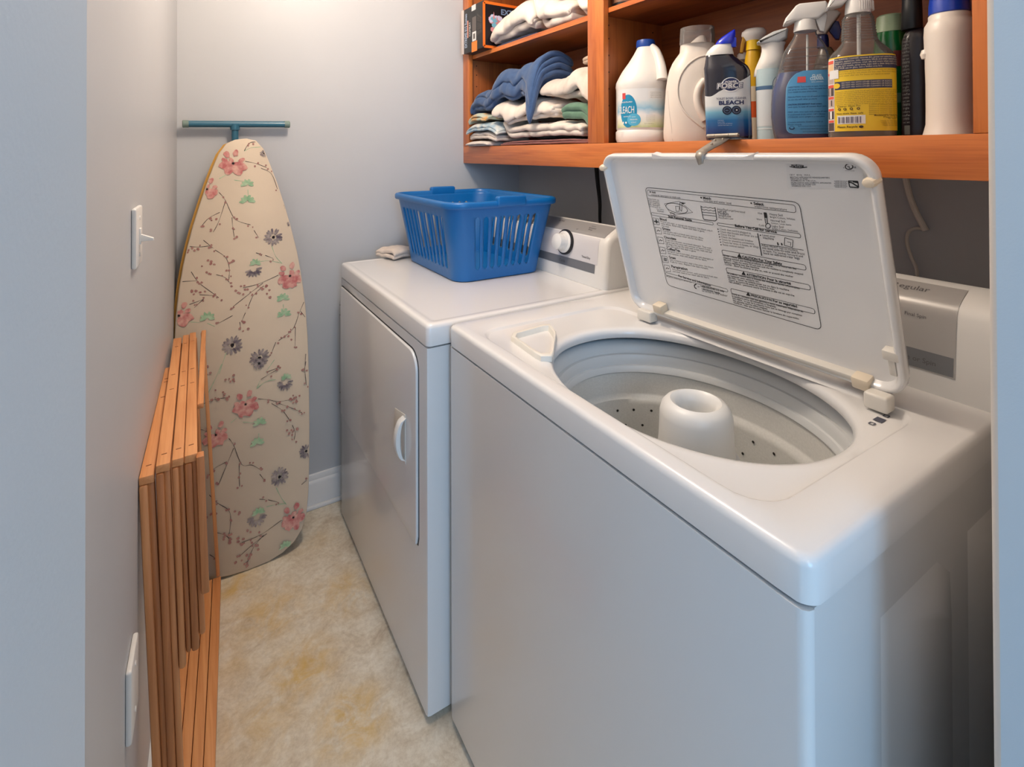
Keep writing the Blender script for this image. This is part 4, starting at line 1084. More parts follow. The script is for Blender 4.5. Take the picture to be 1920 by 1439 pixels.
def f(bm):
    L.patch(bm, x(1493), x(1508), b.z(153), b.z(142), .0012, 4, 3, 2)
    L.text(bm, 'GLASS', x(1528.5), b.z(144.5), .0165, .0085, off=.0012, mi=1, bold=.02); L.text(bm, 'CLEANER', x(1528.5), b.z(149.5), .0235, .0085, off=.0012, mi=1, bold=.02); L.text(bm, 'WITH AMMONIA', x(1529), b.z(154), .021, off=.0012, mi=1)
    rows_ = ['DIRECTIONS: Turn nozzle to open. Hold bottle upright', 'and spray on surface. Wipe dry with lint free cloth', 'Turn nozzle to close when done', '', 'PRECAUTION: Keep out of reach of children', 'do not mix with other products', '', 'CAUTION: EYE IRRITANT Avoid contact', 'with eyes. In case of contact flush with', '', 'FIRST AID: rinse eyes with plenty of water', 'If swallowed drink water, call a doctor', 'STORAGE: store upright in a cool place', '', 'Contains ammonia. Questions? Call us', 'Please recycle']
    for i, s_ in enumerate(rows_):
        if not s_: continue
        w = min(.082, .00165*len(s_)); L.text(bm, s_, x(1474)+w/2+.001, b.z(162+4.6*i), w, .0042, off=.0012, mi=0, bold=(.03 if s_[:7] == 'CAUTION' else 0))
    L.blob(bm, x(1482), b.z(236), .005, .0035, .0012, 12, 0); L.blob(bm, x(1482), b.z(235.3), .0032, .0020, .0014, 12, 3)
    for k in range(3): L.text(bm, 'BOTTLE MADE FROM RECYCLED PLASTIC', x(1520)+.004*k, b.z(234+5*k), .05, off=.0012, mi=0)
b.dec('label_lettering', f, [mat('dark_blue_print', (20, 52, 96), .5), mat('pale_print', (206, 226, 234), .5), mat('badge_red'), mat('label_blue')])
bm = BM(); tube(bm, [(0.004, 0, b.z(60)), (.003, 0, .02)], .0022, 8); obj('dip_tube', bm, mat('milky_tube', (210, 210, 206), .4), b.t)
b.body('collar', [(54, 1489, 1534), (50, 1489, 1534), (36, 1491, 1531), (33, 1493, 1530)], plastic_w, dep=.95)
bm = BM()
prism(bm, [(x(1469), b.z(37)), (x(1473), b.z(28)), (x(1493), b.z(6)), (x(1500), b.z(3)), (x(1548), b.z(3)), (x(1552), b.z(8)), (x(1552), b.z(22)), (x(1534), b.z(34)), (x(1490), b.z(34)), (x(1478), b.z(39)), (x(1470), b.z(39))], -.017, .017, 'y', .004, 3)
obj('trigger_head', bm, plastic_w, b.t)
bm = BM(); prism(bm, [(x(1530), b.z(34)), (x(1550), b.z(22)), (x(1552), b.z(30)), (x(1546), b.z(58)), (x(1538), b.z(56))], -.008, .008, 'y', .002); obj('trigger', bm, plastic_w, b.t)

# 7 yellow-labelled clear bottle
b = Item('yellow_label_spray_bottle', 'clear cleaner bottle with a big yellow and navy text label', 'spray bottle', 1615, 259, 1.070, turn=.15)
x = b.x
rows = [(259, 1556, 1674), (256, 1552, 1679), (246, 1551, 1680), (120, 1551, 1679), (104, 1552, 1678), (95, 1557, 1672), (86, 1567, 1662), (78, 1575, 1653), (72, 1579, 1648), (68, 1578, 1646), (30, 1580, 1640), (24, 1583, 1638), (20, 1587, 1634)]
clr2 = clear_plastic('clear_bottle_plastic_thin', (206, 200, 194), .05)
L, o = b.body('bottle', rows, clr2, dep=.75, ex=2.4)
b.body('liquid', [(257.5, 1557, 1673), (252, 1555, 1676), (238, 1554, 1677), (236, 1554, 1677)], clear_plastic('dull_liquid', (150, 138, 120), .6), dep=.75, ex=2.4)
bm = BM()
for k in range(9):
    v = 30+4.9*k; tube(bm, [L.pt(2*PI*i/40, L.at(b.z(v)), 0) for i in range(40)], .0011, 6, closed=True)
obj('neck_ribs', bm, clr2, b.t)
bm = BM(); tube(bm, [(x(1612), 0, b.z(22)), (x(1612), 0, .02)], .0034, 10); obj('dip_tube', bm, mat('milky_tube'), b.t)
b.body('cap', [(21, 1585.5, 1635), (17, 1585, 1636), (0, 1586.5, 1634.5), (-8, 1588, 1633)], plastic_w)
bm = BM()
for k in range(36):
    a = 2*PI*k/36; r = (1636-1585)/2*b.X*b.cx_
    tube(bm, [(r*math.cos(a), r*math.sin(a), b.z(17)), (r*.97*math.cos(a), r*.97*math.sin(a), b.z(0))], .0006, 5)
obj('cap_ribs', bm, plastic_w, b.t)
bm = BM(); prism(bm, [(x(1549), b.z(5)), (x(1556), b.z(-12)), (x(1575), b.z(-24)), (x(1640), b.z(-24)), (x(1644), b.z(-10)), (x(1634), b.z(-7)), (x(1590), b.z(-7)), (x(1580), b.z(2)), (x(1552), b.z(7))], -.016, .016, 'y', .004, 3); obj('spray_head', bm, plastic_w, b.t)
aL, aR = -.0665, .0655
yel, nvy, red, wht, dkp = mat('label_yellow', (232, 196, 44), .4), mat('label_navy', (52, 56, 86), .4), mat('label_red', (224, 92, 70), .4), mat('label_white'), mat('photo_dark', (84, 70, 66), .4)
gold = mat('gold_ink', (150, 120, 44), .5)
def AX_(u): return aL+(aR-aL)*(u-85)/(1105-85)       # crop (1540,90)+1/7.99
def AZ_(v): return b.z(90+v/7.99)
def pat(bm, u0, u1, v0, v1, mi, off): L.patch(bm, AX_(u0), AX_(u1), AZ_(v1), AZ_(v0), off, max(2, int((u1-u0)/50)), max(1, int((v1-v0)/60)), mi)
def f(bm):
    pat(bm, 85, 1105, 110, 1215, 0, .0006)
    pat(bm, 85, 225, 130, 1215, 3, .0009)
    for v0, v1, k in ((150, 200, 2), (335, 375, 2), (515, 560, 2), (690, 730, 2), (870, 905, 2), (1045, 1080, 2), (560, 680, 4), (910, 1030, 4), (1085, 1205, 4), (735, 850, 5), (205, 330, 6), (380, 500, 5)):
        pat(bm, 95, 215, v0, v1, k, .0011)
    for v in (740,): pat(bm, 165, 185, 745, 830, 4, .0013)
    pat(bm, 128, 170, 562, 675, 5, .0013); pat(bm, 138, 182, 912, 1025, 3, .0013)
    pat(bm, 225, 1105, 130, 315, 1, .0009); pat(bm, 235, 940, 480, 600, 1, .0009); L.blob(bm, AX_(262), AZ_(540), .006, .005, .0013, 12, 0)
    pat(bm, 265, 600, 985, 1110, 3, .0009); pat(bm, 140, 290, 300, 430, 3, .0014)
b.dec('label', f, [yel, nvy, red, wht, dkp, mat('photo_pink', (196, 176, 168), .4), mat('photo_tan', (232, 196, 150), .4)])
def f(bm):
    def T(s_, u0, u1, v, h=None, mi=0, bold=0): L.text(bm, s_, (AX_(u0)+AX_(u1))/2, AZ_(v), AX_(u1)-AX_(u0), h, off=.0014, mi=mi, bold=bold)
    for i, s_ in enumerate(('ALL PURPOSE CLEANER removes dirt, grease and stains from walls, floors,', 'counters, appliances, tubs, showers, blinds and other washable surfaces', 'SAFE on painted surfaces, vinyl, tile and more when used as directed', 'To use: turn nozzle, spray area, wipe with a clean damp cloth or sponge', 'NOT FOR use on glass, test a hidden area first')):
        T(s_, 240, 1095 if i < 4 else 800, 165+33*i, .0042, 1)
    for i, s_ in enumerate(('Directions: spray surface from eight inches away and wipe clean. For tough', 'stains let stand for one minute and then wipe. Rinse food contact surfaces', 'with water after use. For heavy soil repeat as needed', '')):
        if s_: T(s_, 300, 1090 if i < 2 else 900, 345+32*i, .0036, 2)
    for i in range(3): T('DO NOT MIX WITH OTHER CLEANERS OR BLEACH', 330, 925, 515+32*i, .0036, 1)
    for i in range(8): T('Precaution: eye irritant, keep out of reach of children and pets. Rinse well with water', 245, 1095-(i % 3)*60, 640+27*i, .0034, 2)
    for i in range(6): T('questions or comments? please call or write us', 640, 1085, 850+27*i, .0034, 2)
    T('Cleaner Made For', 270, 550, 860, .0042, 0); 
    for u in (295, 365, 440, 520): L.blob(bm, AX_(u), AZ_(890), .0024, .0024, .0014, 12, 0); L.blob(bm, AX_(u), AZ_(890), .0011, .0011, .0016, 8, 3)
    T('Non-toxic Base, safe', 260, 575, 965, .0042, 0, .01)
    for k in range(26):
        if k % 5 == 3: continue
        w = 5 if k % 3 else 8; u = 280+10.6*k; L.patch(bm, AX_(u), AX_(u+w), AZ_(1098), AZ_(1005), .0013, 1, 1, 4)
    T('Please Recycle', 270, 510, 1165, .0052, 0, .02); L.blob(bm, AX_(550), AZ_(1155), .0035, .0024, .0014, 12, 0)
    T('Manufactured for Cleaning Products', 700, 1080, 1005, .0042, 0, .01); T('Please visit', 810, 1030, 1030, .0034, 0); T('for more', 870, 1000, 1050, .0034, 0)
    for i in range(4): T('ready to use cleaner', 770+10*i, 1050, 1080+22*i, .003, 2)
b.dec('label_lettering', f, [mat('brown_ink', (60, 44, 24), .5), mat('pale_label'), gold, yel, mat('barcode_ink', (96, 84, 110), .5)])

# 8 green bottle behind
b = Item('green_cleaner_bottle', 'green cleaner bottle with whitish top label standing behind the clear bottles', 'cleaner bottle', 1672, 256, 1.205)
L, o = b.body('bottle', [(258, 1640, 1704), (250, 1638, 1706), (90, 1638, 1706), (70, 1640, 1704), (56, 1642, 1702)], mat('green_liquid_plastic', (10, 96, 44), .2, coat=.5), dep=.8)
b.body('shoulder', [(56, 1641, 1703), (50, 1642, 1702), (26, 1645, 1699), (23, 1650, 1694)], mat('frosted_green', (140, 160, 130), .35), dep=.8)
b.body('red_cap_band', [(259, 1639, 1705), (257, 1639, 1705)], mat('red_band', (150, 30, 26), .4), dep=.82)
x = b.x
b.dec('label_print', lambda bm: (L.text(bm, 'Simple', x(1672), b.z(46), .05, .02, off=.001, mi=0, bold=.04), L.patch(bm, x(1676), x(1692), b.z(123), b.z(94), .0008, mi=0), L.patch(bm, x(1660), x(1704), b.z(190), b.z(172), .0008, mi=1)), [mat('brown_red_print', (112, 44, 36), .5), mat('grey_green_print', (70, 110, 84), .5)])

# 9 navy trigger bottle behind
b = Item('navy_trigger_bottle', 'grey-headed spray bottle with a navy trigger behind the glass cleaner', 'spray bottle', 1552, 258, 1.205)
x = b.x
dn = mat('navy_trigger_plastic', (16, 28, 88), .3)
b.body('bottle', [(259, 1524, 1580), (250, 1522, 1582), (130, 1524, 1580), (100, 1532, 1572), (84, 1538, 1560)], mat('dim_brown_bottle', (92, 78, 62), .3), dep=.7)
b.body('collar', [(84, 1533, 1556), (70, 1533, 1556), (60, 1535, 1554)], dn)
bm = BM(); prism(bm, [(x(1527), b.z(20)), (x(1536), b.z(10)), (x(1572), b.z(18)), (x(1578), b.z(24)), (x(1560), b.z(46)), (x(1550), b.z(60)), (x(1534), b.z(60)), (x(1526), b.z(40))], -.015, .015, 'y', .004, 3); obj('trigger_head', bm, mat('greyed_white_plastic', (184, 178, 172), .4), b.t)
bm = BM(); prism(bm, [(x(1556), b.z(54)), (x(1567), b.z(36)), (x(1574), b.z(38)), (x(1579), b.z(54)), (x(1575), b.z(72)), (x(1568), b.z(71))], -.009, .009, 'y', .003); obj('trigger', bm, dn, b.t)

# 10 dark bottle
b = Item('dark_detergent_bottle', 'nearly black detergent bottle with white side print beside the white bottle', 'bottle', 1722, 258, 1.165)
x = b.x
dk = mat('dark_plum_plastic', (40, 30, 38), .3, coat=.3, noise=(22, (24, 18, 24), .3, (1, 1, 1)))
L, o = b.body('bottle', [(259, 1694, 1748), (255, 1691, 1752), (240, 1690, 1754), (100, 1690, 1754), (70, 1692, 1752), (56, 1698, 1746), (50, 1704, 1738)], dk, dep=.8, ex=2.4)
b.body('cap', [(50, 1692, 1732), (48, 1690, 1733), (8, 1692, 1732), (-14, 1693, 1731), (-16, 1696, 1728)], mat('black_cap', (26, 30, 34), .35))
def f(bm):
    for k in range(26):
        v = 62+6.6*k; w = .011+.004*((k*7) % 3)/3
        L.text(bm, ('contents', 'net wt', 'cleans', 'bright', 'colors', 'safe')[k % 6], x(1699), b.z(v), w, .0085 if k % 4 == 0 else .006, off=.0010, slant=0)
b.dec('side_print', f, mat('grey_white_print', (140, 140, 136), .5))
b.dec('price_sticker', lambda bm: L.patch(bm, x(1695), x(1707), b.z(248), b.z(231), .0008), mat('dim_sticker', (110, 112, 106), .5))

# 11 white bottle with blue cap
b = Item('white_bottle', 'plain white bottle with a blue cap at the doorway end of the shelf', 'bottle', 1782, 258, 1.085)
L, o = b.body('bottle', [(258, 1731, 1833), (256, 1728, 1836), (250, 1728, 1836), (240, 1731, 1833), (228, 1734.5, 1829.5), (200, 1735, 1829), (150, 1735, 1829), (120, 1734, 1830), (108, 1734, 1830), (92, 1733, 1831), (60, 1732, 1832), (43, 1733, 1831), (36, 1738, 1826), (31, 1741, 1823), (24, 1741, 1823), (20, 1746, 1818)], hdpe_c, smooth=50)
b.body('cap', [(22, 1745, 1819), (20, 1741.5, 1823), (4, 1742, 1822), (-10, 1744, 1820), (-12, 1748, 1816)], mat('royal_blue_cap', (18, 62, 176), .3, coat=.3))
bm = BM(); x = b.x
lathe(bm, [(.0005, -.009), (.006, -.0075), (.0085, 0), (.006, .0075), (.0005, .009)], (x(1736), -.004, b.z(94)), 16, sx=.9); obj('side_lug', bm, hdpe_c, b.t)

# 12 sliver of a white bottle behind
b = Item('small_white_bottle', 'small white-capped bottle mostly hidden behind the toilet cleaner', 'bottle', 1394, 262, 1.235)
b.body('bottle', [(262, 1381, 1407), (110, 1381, 1407), (104, 1384, 1404)], mat('dark_label_bottle', (92, 76, 70), .4))
b.body('cap', [(108, 1382.5, 1405.5), (97, 1383, 1405), (94, 1386, 1402)], hdpe)
# dark jar on the upper shelf
p = onx(1165, 0, 1.085)
jar = thing('black_can', 'dark can standing at the divider on the upper right shelf, only its lower edge showing', 'can', (1.085, min(p.y, 1.112), SH+.0005))
bm = BM(); lathe(bm, [(.030, 0), (.034, .003), (.035, .012), (.035, .14), (.030, .155), (.014, .16)], n=36); obj('can_body', bm, mat('dark_can', (40, 42, 46), .25, metal=.4), jar)
bm = BM(); lathe(bm, [(.0355, .016), (.0355, .10)], n=36)
obj('can_label', bm, mat('brown_can_label', (120, 84, 62), .4), jar)

# ------------------------------------------------------------ boxed item and thin carton
bx = thing('black_orange_box', 'black and orange product box standing upright in the upper left shelf corner', 'box', (1.10, 1.88, SH))
X0, X1b, Y0b, Y1b, Z0b, Z1b = .985, 1.225, 1.797, 1.9645, SH+.0008, 1.918
bm = BM(); box(bm, X0, X1b, Y0b, Y1b, Z0b, Z1b, .0015); obj('carton', bm, mat('black_card', (44, 44, 44), .45, noise=(14, (36, 36, 38), .3, (1, 1, 1))), bx, world=True)
f_ = Flat((X0, 0, 0), (0, -1, 0), (0, 0, 1), .0005)
Zs = lambda a, c: f_.px(864+a/13.08, c/13.08)
def qd(u0, u1, v0, v1, mi, k=1):
    a0, b0 = Zs(u0, v0); a1, b1 = Zs(u1, v1); f_.poly([(a0, b1), (a1, b1), (a1, b0), (a0, b0)], mi, k)
qd(283, 418, 1035, 1235, 1); qd(300, 395, 790, 980, 2); qd(288, 390, 140, 225, 2); qd(300, 395, 430, 740, 3); qd(325, 370, 830, 940, 3, 2); 
def vt(s, u, v0, v1, h, mi, bold=0):
    """lettering that climbs the box side"""
    vs, fs, w = text_mesh(s, bold); a, z0 = Zs(u, v0); z1 = Zs(u, v1)[1]; sc = (z1-z0)/w
    V = [f_.bm.verts.new(f_.W(a-y*h, z0+x*sc, 2)) for x, y in vs]
    for q in fs:
        try: f_.bm.faces.new([V[i] for i in q]).material_index = mi
        except ValueError: pass
vt('EXTREME 815 Romeo', 172, 1160, 330, .030, 4, .03); vt('COMBAT', 262, 880, 530, .020, 2)
qd(180, 205, 510, 920, 5)
for k in range(5): vt('12V system charge', 440+22*k, 860-20*k, 330+18*k, .010, 3)
f_.done('side_print', [black, mat('orange_print', (238, 134, 44), .45), mat('label_white'), mat('grey_photo', (104, 96, 92), .5), mat('blue_white_print', (168, 184, 206), .4), mat('salmon_print', (222, 150, 128), .4)], bx)
f_ = Flat((X0, Y0b, 0), (1, 0, 0), (0, 0, 1), .0005)
w_, h0_, h1_ = X1b-X0, Z0b, Z1b
m_ = .011
f_.path([(m_/2, h0_+m_/2), (w_-m_/2, h0_+m_/2), (w_-m_/2, h1_-m_/2), (m_/2, h1_-m_/2)], m_, 0, 1, True)
f_.poly([(m_, h0_+m_), (w_-m_, h0_+m_), (w_-m_, h1_-m_), (m_, h1_-m_)], 1, .8)
f_.text('EXTREME', (.085, h1_-.045), (.215, h1_-.045), mi=2, bold=.03)
rnd = random.Random(3)
for k in range(26):
    a, c, r = .035+rnd.random()*.045, h0_+.075+rnd.random()*.055, .008+.008*rnd.random()
    f_.poly([(a+r*math.cos(q), c+r*.8*math.sin(q)) for q in [2*PI*i/7+k for i in range(7)]], 3+(k % 3), 2+.1*k)
f_.poly([(.045, h0_+.12), (.05, h0_+.15), (.054, h0_+.12)], 5, 5)
f_.done('front_print', [mat('orange_frame', (232, 112, 34), .45), mat('black_print', (20, 16, 22), .4), mat('steel_blue_print', (112, 136, 168), .4), mat('teal_print', (110, 168, 190), .45), mat('lilac_print', (196, 190, 214), .45), mat('rose_print', (196, 130, 136), .45)], bx)
bm = BM(); box(bm, X0-.003, X0+.002, Y1b+.0005, Y1b+.019, Z0b, Z1b, .0005); obj('white_flap', bm, mat('white_card', (222, 208, 200), .6), bx, world=True, label='white card flap')

# ------------------------------------------------------------ cloth
def terry(name, c, c2=None): return mat(name, c, .95, spec=.1, sheen=.3, noise=(55, c2 or tuple(int(v*.93) for v in c), .3, (1, 1, 1)), bump=(420, .5, .002))
HX0, HY0, HC = .96, 1.16, .01
HN = (36, 86)
def pile(z): return {'z': z, 'H': np.full(HN, z)}
def drop(P, x, y):
    """height of the pile P under (x, y), bilinear"""
    u = min(max((x-HX0)/HC, 0), HN[0]-1.001); v = min(max((y-HY0)/HC, 0), HN[1]-1.001); i, j = int(u), int(v); a, b = u-i, v-j; H = P['S']
    return H[i, j]*(1-a)*(1-b)+H[i+1, j]*a*(1-b)+H[i, j+1]*(1-a)*b+H[i+1, j+1]*a*b
def soften(H):
    D = H.copy()
    for _ in range(2):
        E_ = np.pad(D, 1, mode='edge'); D = np.max([E_[a:a+HN[0], b:b+HN[1]] for a in range(3) for b in range(3)], axis=0)
    for _ in range(4):
        E_ = np.pad(D, 1, mode='edge'); D = sum(E_[a:a+HN[0], b:b+HN[1]] for a in range(3) for b in range(3))/9
    return np.maximum(D, H*.7+D*.3)
def folded(name, label, cat, m, P, box_, h, layers, fill=.80, amp=.006, freq=11, wedge=0, yaw=0, seed=0, group=None, crown=.0, round_=.5, lim=True):
    """a folded cloth of serpentine layers laid on pile P over box_ = (x0, x1, y0, y1); h: height; wedge: thicker towards -y"""
    x0, x1, y0, y1 = box_; dx, dy = x1-x0, y1-y0; cx_, cy_ = (x0+x1)/2, (y0+y1)/2
    rnd_ = random.Random(seed); cl = []; step = h/layers
    for k in range(layers):
        z = step*(k+.5); a, b_ = -dx/2*(1-.16*rnd_.random()), dx/2*(1-.16*rnd_.random())
        xs = np.linspace(a, b_, 14); xs = xs if k % 2 == 0 else xs[::-1]
        for x_ in xs: cl.append((float(x_), z))
        if k < layers-1:
            e = float(xs[-1]); sgn = 1 if k % 2 == 0 else -1
            for t in (.25, .5, .75): cl.append((e+sgn*step*.5*math.sin(PI*t), z+step*t))
    n = max(14, int(dy/.008)); rows_ = []; off = Vector((seed*3.1, seed*1.7, seed*.9))
    if P is not None: P['S'] = soften(P['H'])
    for j in range(n+1):
        y = -dy/2+dy*j/n; row_ = []; e_ = abs(y)/(dy/2)
        for (x_, z) in cl:
            zz = z*(1-wedge*y/(dy/2))*(1-round_*e_**4)*(1-.35*abs(x_/(dx/2))**4)
            hz = z/h; q = Vector((x_*freq*.8, y*freq, hz*.6))+off
            w = mnoise.noise_vector(q)*amp + mnoise.noise_vector(q*2.2+Vector((3, 1, 2)))*amp*.5 + mnoise.noise_vector(q*5)*amp*.2
            ridge = (1-abs(mnoise.noise(q*1.6+Vector((7, 7, 7))))*3)
            p = Vector((x_+w.x*1.5, y*(1+.03*mnoise.noise(Vector((hz*9, seed, 0))))+w.y*.6, zz+(w.z*1.4+ridge*amp*.8)*(.35+.65*hz)))
            c, s_ = math.cos(yaw), math.sin(yaw); p = Vector((p.x*c-p.y*s_+cx_, p.x*s_+p.y*c+cy_, p.z))
            if lim: p.y = min(max(p.y, 1.1945), 1.9580); p.x = min(p.x, 1.270)
            row_.append(p)
        rows_.append(row_)
    mn = min(p.z for r in rows_ for p in r)-step*fill*.5
    for r in rows_:
        for p in r: p.z = max(p.z-mn*.7, step*fill*.5)+(drop(P, p.x, p.y) if P is not None else ZT+.002)
    if P is not None:
        H = P['H']; add = H.copy()
        for r in rows_:
            for p in r:
                i, j = int(round((p.x-HX0)/HC)), int(round((p.y-HY0)/HC))
                if 0 <= i < HN[0] and 0 <= j < HN[1]: add[i, j] = max(add[i, j], p.z+step*fill*.5+.006)
        P['H'] = add
    o0 = Vector((cx_, cy_, rows_[n//2][7].z)); bm = BM()
    bridge(bm, [[p-o0 for p in r] for r in rows_], closed=False)
    o = obj(name, bm, m, None, smooth=180); o.location = o0
    s1 = o.modifiers.new('thickness', 'SOLIDIFY'); s1.thickness = step*fill; s1.offset = 0
    s2 = o.modifiers.new('smooth', 'SUBSURF'); s2.levels = 1; s2.render_levels = 1
    return tag(o, label, cat, group)
white_t = terry('white_terry', (232, 220, 208)); white2 = terry('off_white_terry', (226, 212, 200)); blue_t = terry('denim_blue_terry', (72, 98, 138), (58, 82, 122))
green_t = terry('sage_green_terry', (106, 140, 118), (90, 124, 102)); maroon_t = terry('dusty_maroon_terry', (140, 84, 76)); beige_t = terry('beige_cloth', (196, 176, 158))
stripe = ramp_mat('striped_cloth', [(-.14, (230, 216, 204)), (-.06, (232, 220, 208)), (-.055, (150, 130, 134)), (-.050, (232, 220, 208)), (-.042, (150, 130, 134)), (-.037, (232, 220, 208)), (.14, (230, 216, 204))], 'Y', .95, 0, .01, 20)
orng = mat('orange_green_print_cloth', (224, 168, 104), .9, noise=(22, (190, 200, 184), .08, (1, 1, 1)))
mint = mat('pale_blue_print_cloth', (214, 214, 206), .9, noise=(26, (150, 176, 192), .1, (1, 1, 1)))
PL = pile(CZ1+.0005)
G = 'folded linens on the lower left shelf'
folded('folded_towel', 'dusty maroon towel folded flat at the bottom of the lower left shelf', 'towel', maroon_t, PL, (1.014, 1.24, 1.20, 1.72), .018, 2, amp=.001, seed=1, group=G)
folded('folded_washcloth', 'thin white cloth lowest in the left corner of the lower shelf', 'cloth', white_t, PL, (.992, 1.12, 1.78, 1.955), .022, 3, amp=.002, yaw=.06, seed=2, group=G)
folded('folded_washcloth', 'cream cloth second from the bottom in the left corner of the lower shelf', 'cloth', white2, PL, (1.0, 1.16, 1.73, 1.955), .030, 2, amp=.004, seed=3, group=G)
folded('folded_washcloth', 'pale blue and white cloth third from the bottom in the left corner', 'cloth', mint, PL, (.990, 1.14, 1.72, 1.955), .028, 2, amp=.004, yaw=.05, seed=4, group=G)
folded('folded_napkin', 'orange and green patterned cloth right under the blue towel', 'cloth', orng, PL, (.990, 1.12, 1.80, 1.955), .026, 2, amp=.005, seed=5, group=G)
folded('folded_towel', 'large cream bath towel lying in the middle of the lower left shelf', 'towel', white_t, PL, (1.014, 1.24, 1.24, 1.71), .050, 2, amp=.007, seed=6, group=G)
folded('rolled_towel', 'sage green towel folded beside the divider on the lower left shelf', 'towel', green_t, PL, (1.030, 1.155, 1.195, 1.345), .050, 2, amp=.004, seed=10, fill=.95, group=G)
folded('folded_towel', 'crumpled striped dish towel rolled beneath the blue towel', 'towel', stripe, PL, (1.016, 1.20, 1.40, 1.75), .070, 3, amp=.012, freq=12, yaw=.1, seed=7, group=G)
folded('folded_towel', 'white towel heap piled high against the cabinet divider', 'towel', white2, PL, (1.055, 1.25, 1.195, 1.47), .085, 3, amp=.013, freq=9, wedge=.35, seed=8, group=G)
folded('crumpled_cloth', 'dull beige cloth stuffed on top of the white heap at the divider', 'cloth', beige_t, PL, (1.08, 1.20, 1.195, 1.30), .035, 2, amp=.008, seed=9, wedge=.3, group=G)
folded('folded_towel', 'denim blue towel slumped on top of the lower left shelf pile', 'towel', blue_t, PL, (1.004, 1.18, 1.46, 1.955), .100, 4, amp=.012, freq=10, wedge=.30, yaw=-.05, seed=11, group=G)
PU = pile(SH+.0005)
G2 = 'linens on the upper left shelf'
folded('folded_cloth', 'navy-edged flat cloth lowest on the upper left shelf', 'cloth', terry('navy_cloth', (52, 62, 100)), PU, (1.032, 1.15, 1.50, 1.785), .012, 2, amp=.001, seed=12, group=G2)
folded('folded_towel', 'cream towel slumped against the black box on the upper shelf', 'towel', white_t, PU, (1.025, 1.21, 1.50, 1.785), .110, 3, amp=.012, freq=9, wedge=.35, seed=13, group=G2, round_=.75)
folded('folded_towel', 'white towel bundled in the middle of the upper left shelf', 'towel', white2, PU, (1.030, 1.21, 1.30, 1.56), .100, 3, amp=.012, freq=9, seed=14, group=G2)
folded('folded_towel', 'white towel next to the divider on the upper shelf', 'towel', white_t, PU, (1.035, 1.21, 1.195, 1.40), .100, 4, amp=.010, seed=15, group=G2)
folded('folded_towel', 'patterned grey-white towel topmost on the upper shelf pile', 'towel', terry('grey_green_cloth', (206, 200, 184), (150, 156, 146)), PU, (1.035, 1.20, 1.25, 1.60), .06, 2, amp=.012, seed=16, group=G2)
folded('washcloth', 'small cream washcloth on the dryer behind the blue basket', 'cloth', terry('cream_washcloth', (222, 206, 192)), None, (.598, .718, 1.840, 1.955), .034, 2, amp=.006, freq=18, yaw=.35, seed=17, lim=False)

# ------------------------------------------------------------ laundry basket
blue_pl = mat('blue_basket_plastic', (0, 102, 172), .38, coat=.10)
lbk = thing('laundry_basket', 'blue plastic slotted laundry basket on the dryer', 'laundry basket', (.838, 1.622, ZT+.002), 0)
def bpt(s, t):
    """perimeter position s in 0..1 (starting mid front side) and height t 0..1"""
    w = .305+(.395-.305)*t**1.1; l = .425+(.515-.425)*t**1.1; r = .045+.012*t
    ox, oy = .007*t, .008*t
    segs = []; hw, hl = w/2, l/2
    pts = [('l', (-hw, -hl+r), (-hw, hl-r)), ('a', (-hw+r, hl-r), 180, 90), ('l', (-hw+r, hl), (hw-r, hl)), ('a', (hw-r, hl-r), 90, 0), ('l', (hw, hl-r), (hw, -hl+r)), ('a', (hw-r, -hl+r), 0, -90), ('l', (hw-r, -hl), (-hw+r, -hl)), ('a', (-hw+r, -hl+r), -90, -180)]
    k, u = s
    p = pts[k]
    if p[0] == 'l': x_, y_ = p[1][0]+(p[2][0]-p[1][0])*u, p[1][1]+(p[2][1]-p[1][1])*u
    else: a = R(p[2]+(p[3]-p[2])*u); x_, y_ = p[1][0]+r*math.cos(a), p[1][1]+r*math.sin(a)
    return Vector((x_+ox, y_+oy, .250*t))
cols, slotcol = [], []
def side(k, nslots):
    # alternating rib/slot columns on a straight side
    rib, slot = .44, .56; e = .6; tot = nslots*slot+(nslots-1)*rib+2*e; u = 0
    for i in range(nslots*2+1):
        wd = (slot if i % 2 else (e if i in (0, nslots*2) else rib))/tot
        for q in (0, .5):
            cols.append((k, u+q*wd)); slotcol.append((i % 2 == 1, i, q))
        u += wd
def corner_(k, n=5):
    for i in range(n): cols.append((k, i/n)); slotcol.append((False, -1, 0))
side(0, 11); corner_(1); side(2, 8); corner_(3); side(4, 11); corner_(5); side(6, 8); corner_(7)
lev = [0, .02, .05, .13, .16, .20, .35, .5, .65, .74, .77, .80, .9, .955]
bm = BM(); nC = len(cols); Vg = []
for li, t in enumerate(lev):
    row_ = []
    for c_, (k, u) in enumerate(cols):
        isl, i, q = slotcol[c_]
        uu = u
        row_.append(bm.verts.new(bpt((k, uu), t)))
    Vg.append(row_)
# rounded slot ends
for li, pull in ((3, .5), (10, .5)):
    pass
for li in range(len(lev)-1):
    for c_ in range(nC):
        isl = slotcol[c_][0]
        if isl and 4 <= li < 10-0: continue
        bm.faces.new((Vg[li][c_], Vg[li][(c_+1) % nC], Vg[li+1][(c_+1) % nC], Vg[li+1][c_]))
for li in (4, 10):
    for c_ in range(nC):
        isl, i, q = slotcol[c_]
        if isl and q == .5: Vg[li][c_].co.z += (.008 if li == 10 else -.008)
o = obj('slotted_wall', bm, blue_pl, lbk, smooth=50)
md = o.modifiers.new('thickness', 'SOLIDIFY'); md.thickness = .0028; md.offset = 0
bm = BM(); NB = [(k, i/8) for k in range(8) for i in range(8)]
bridge(bm, [[bpt(s_, .0)+Vector((0, 0, .001)) for s_ in NB], [bpt(s_, .0)*1+Vector((0, 0, .004)) for s_ in NB]], cap0=True, cap1=True)
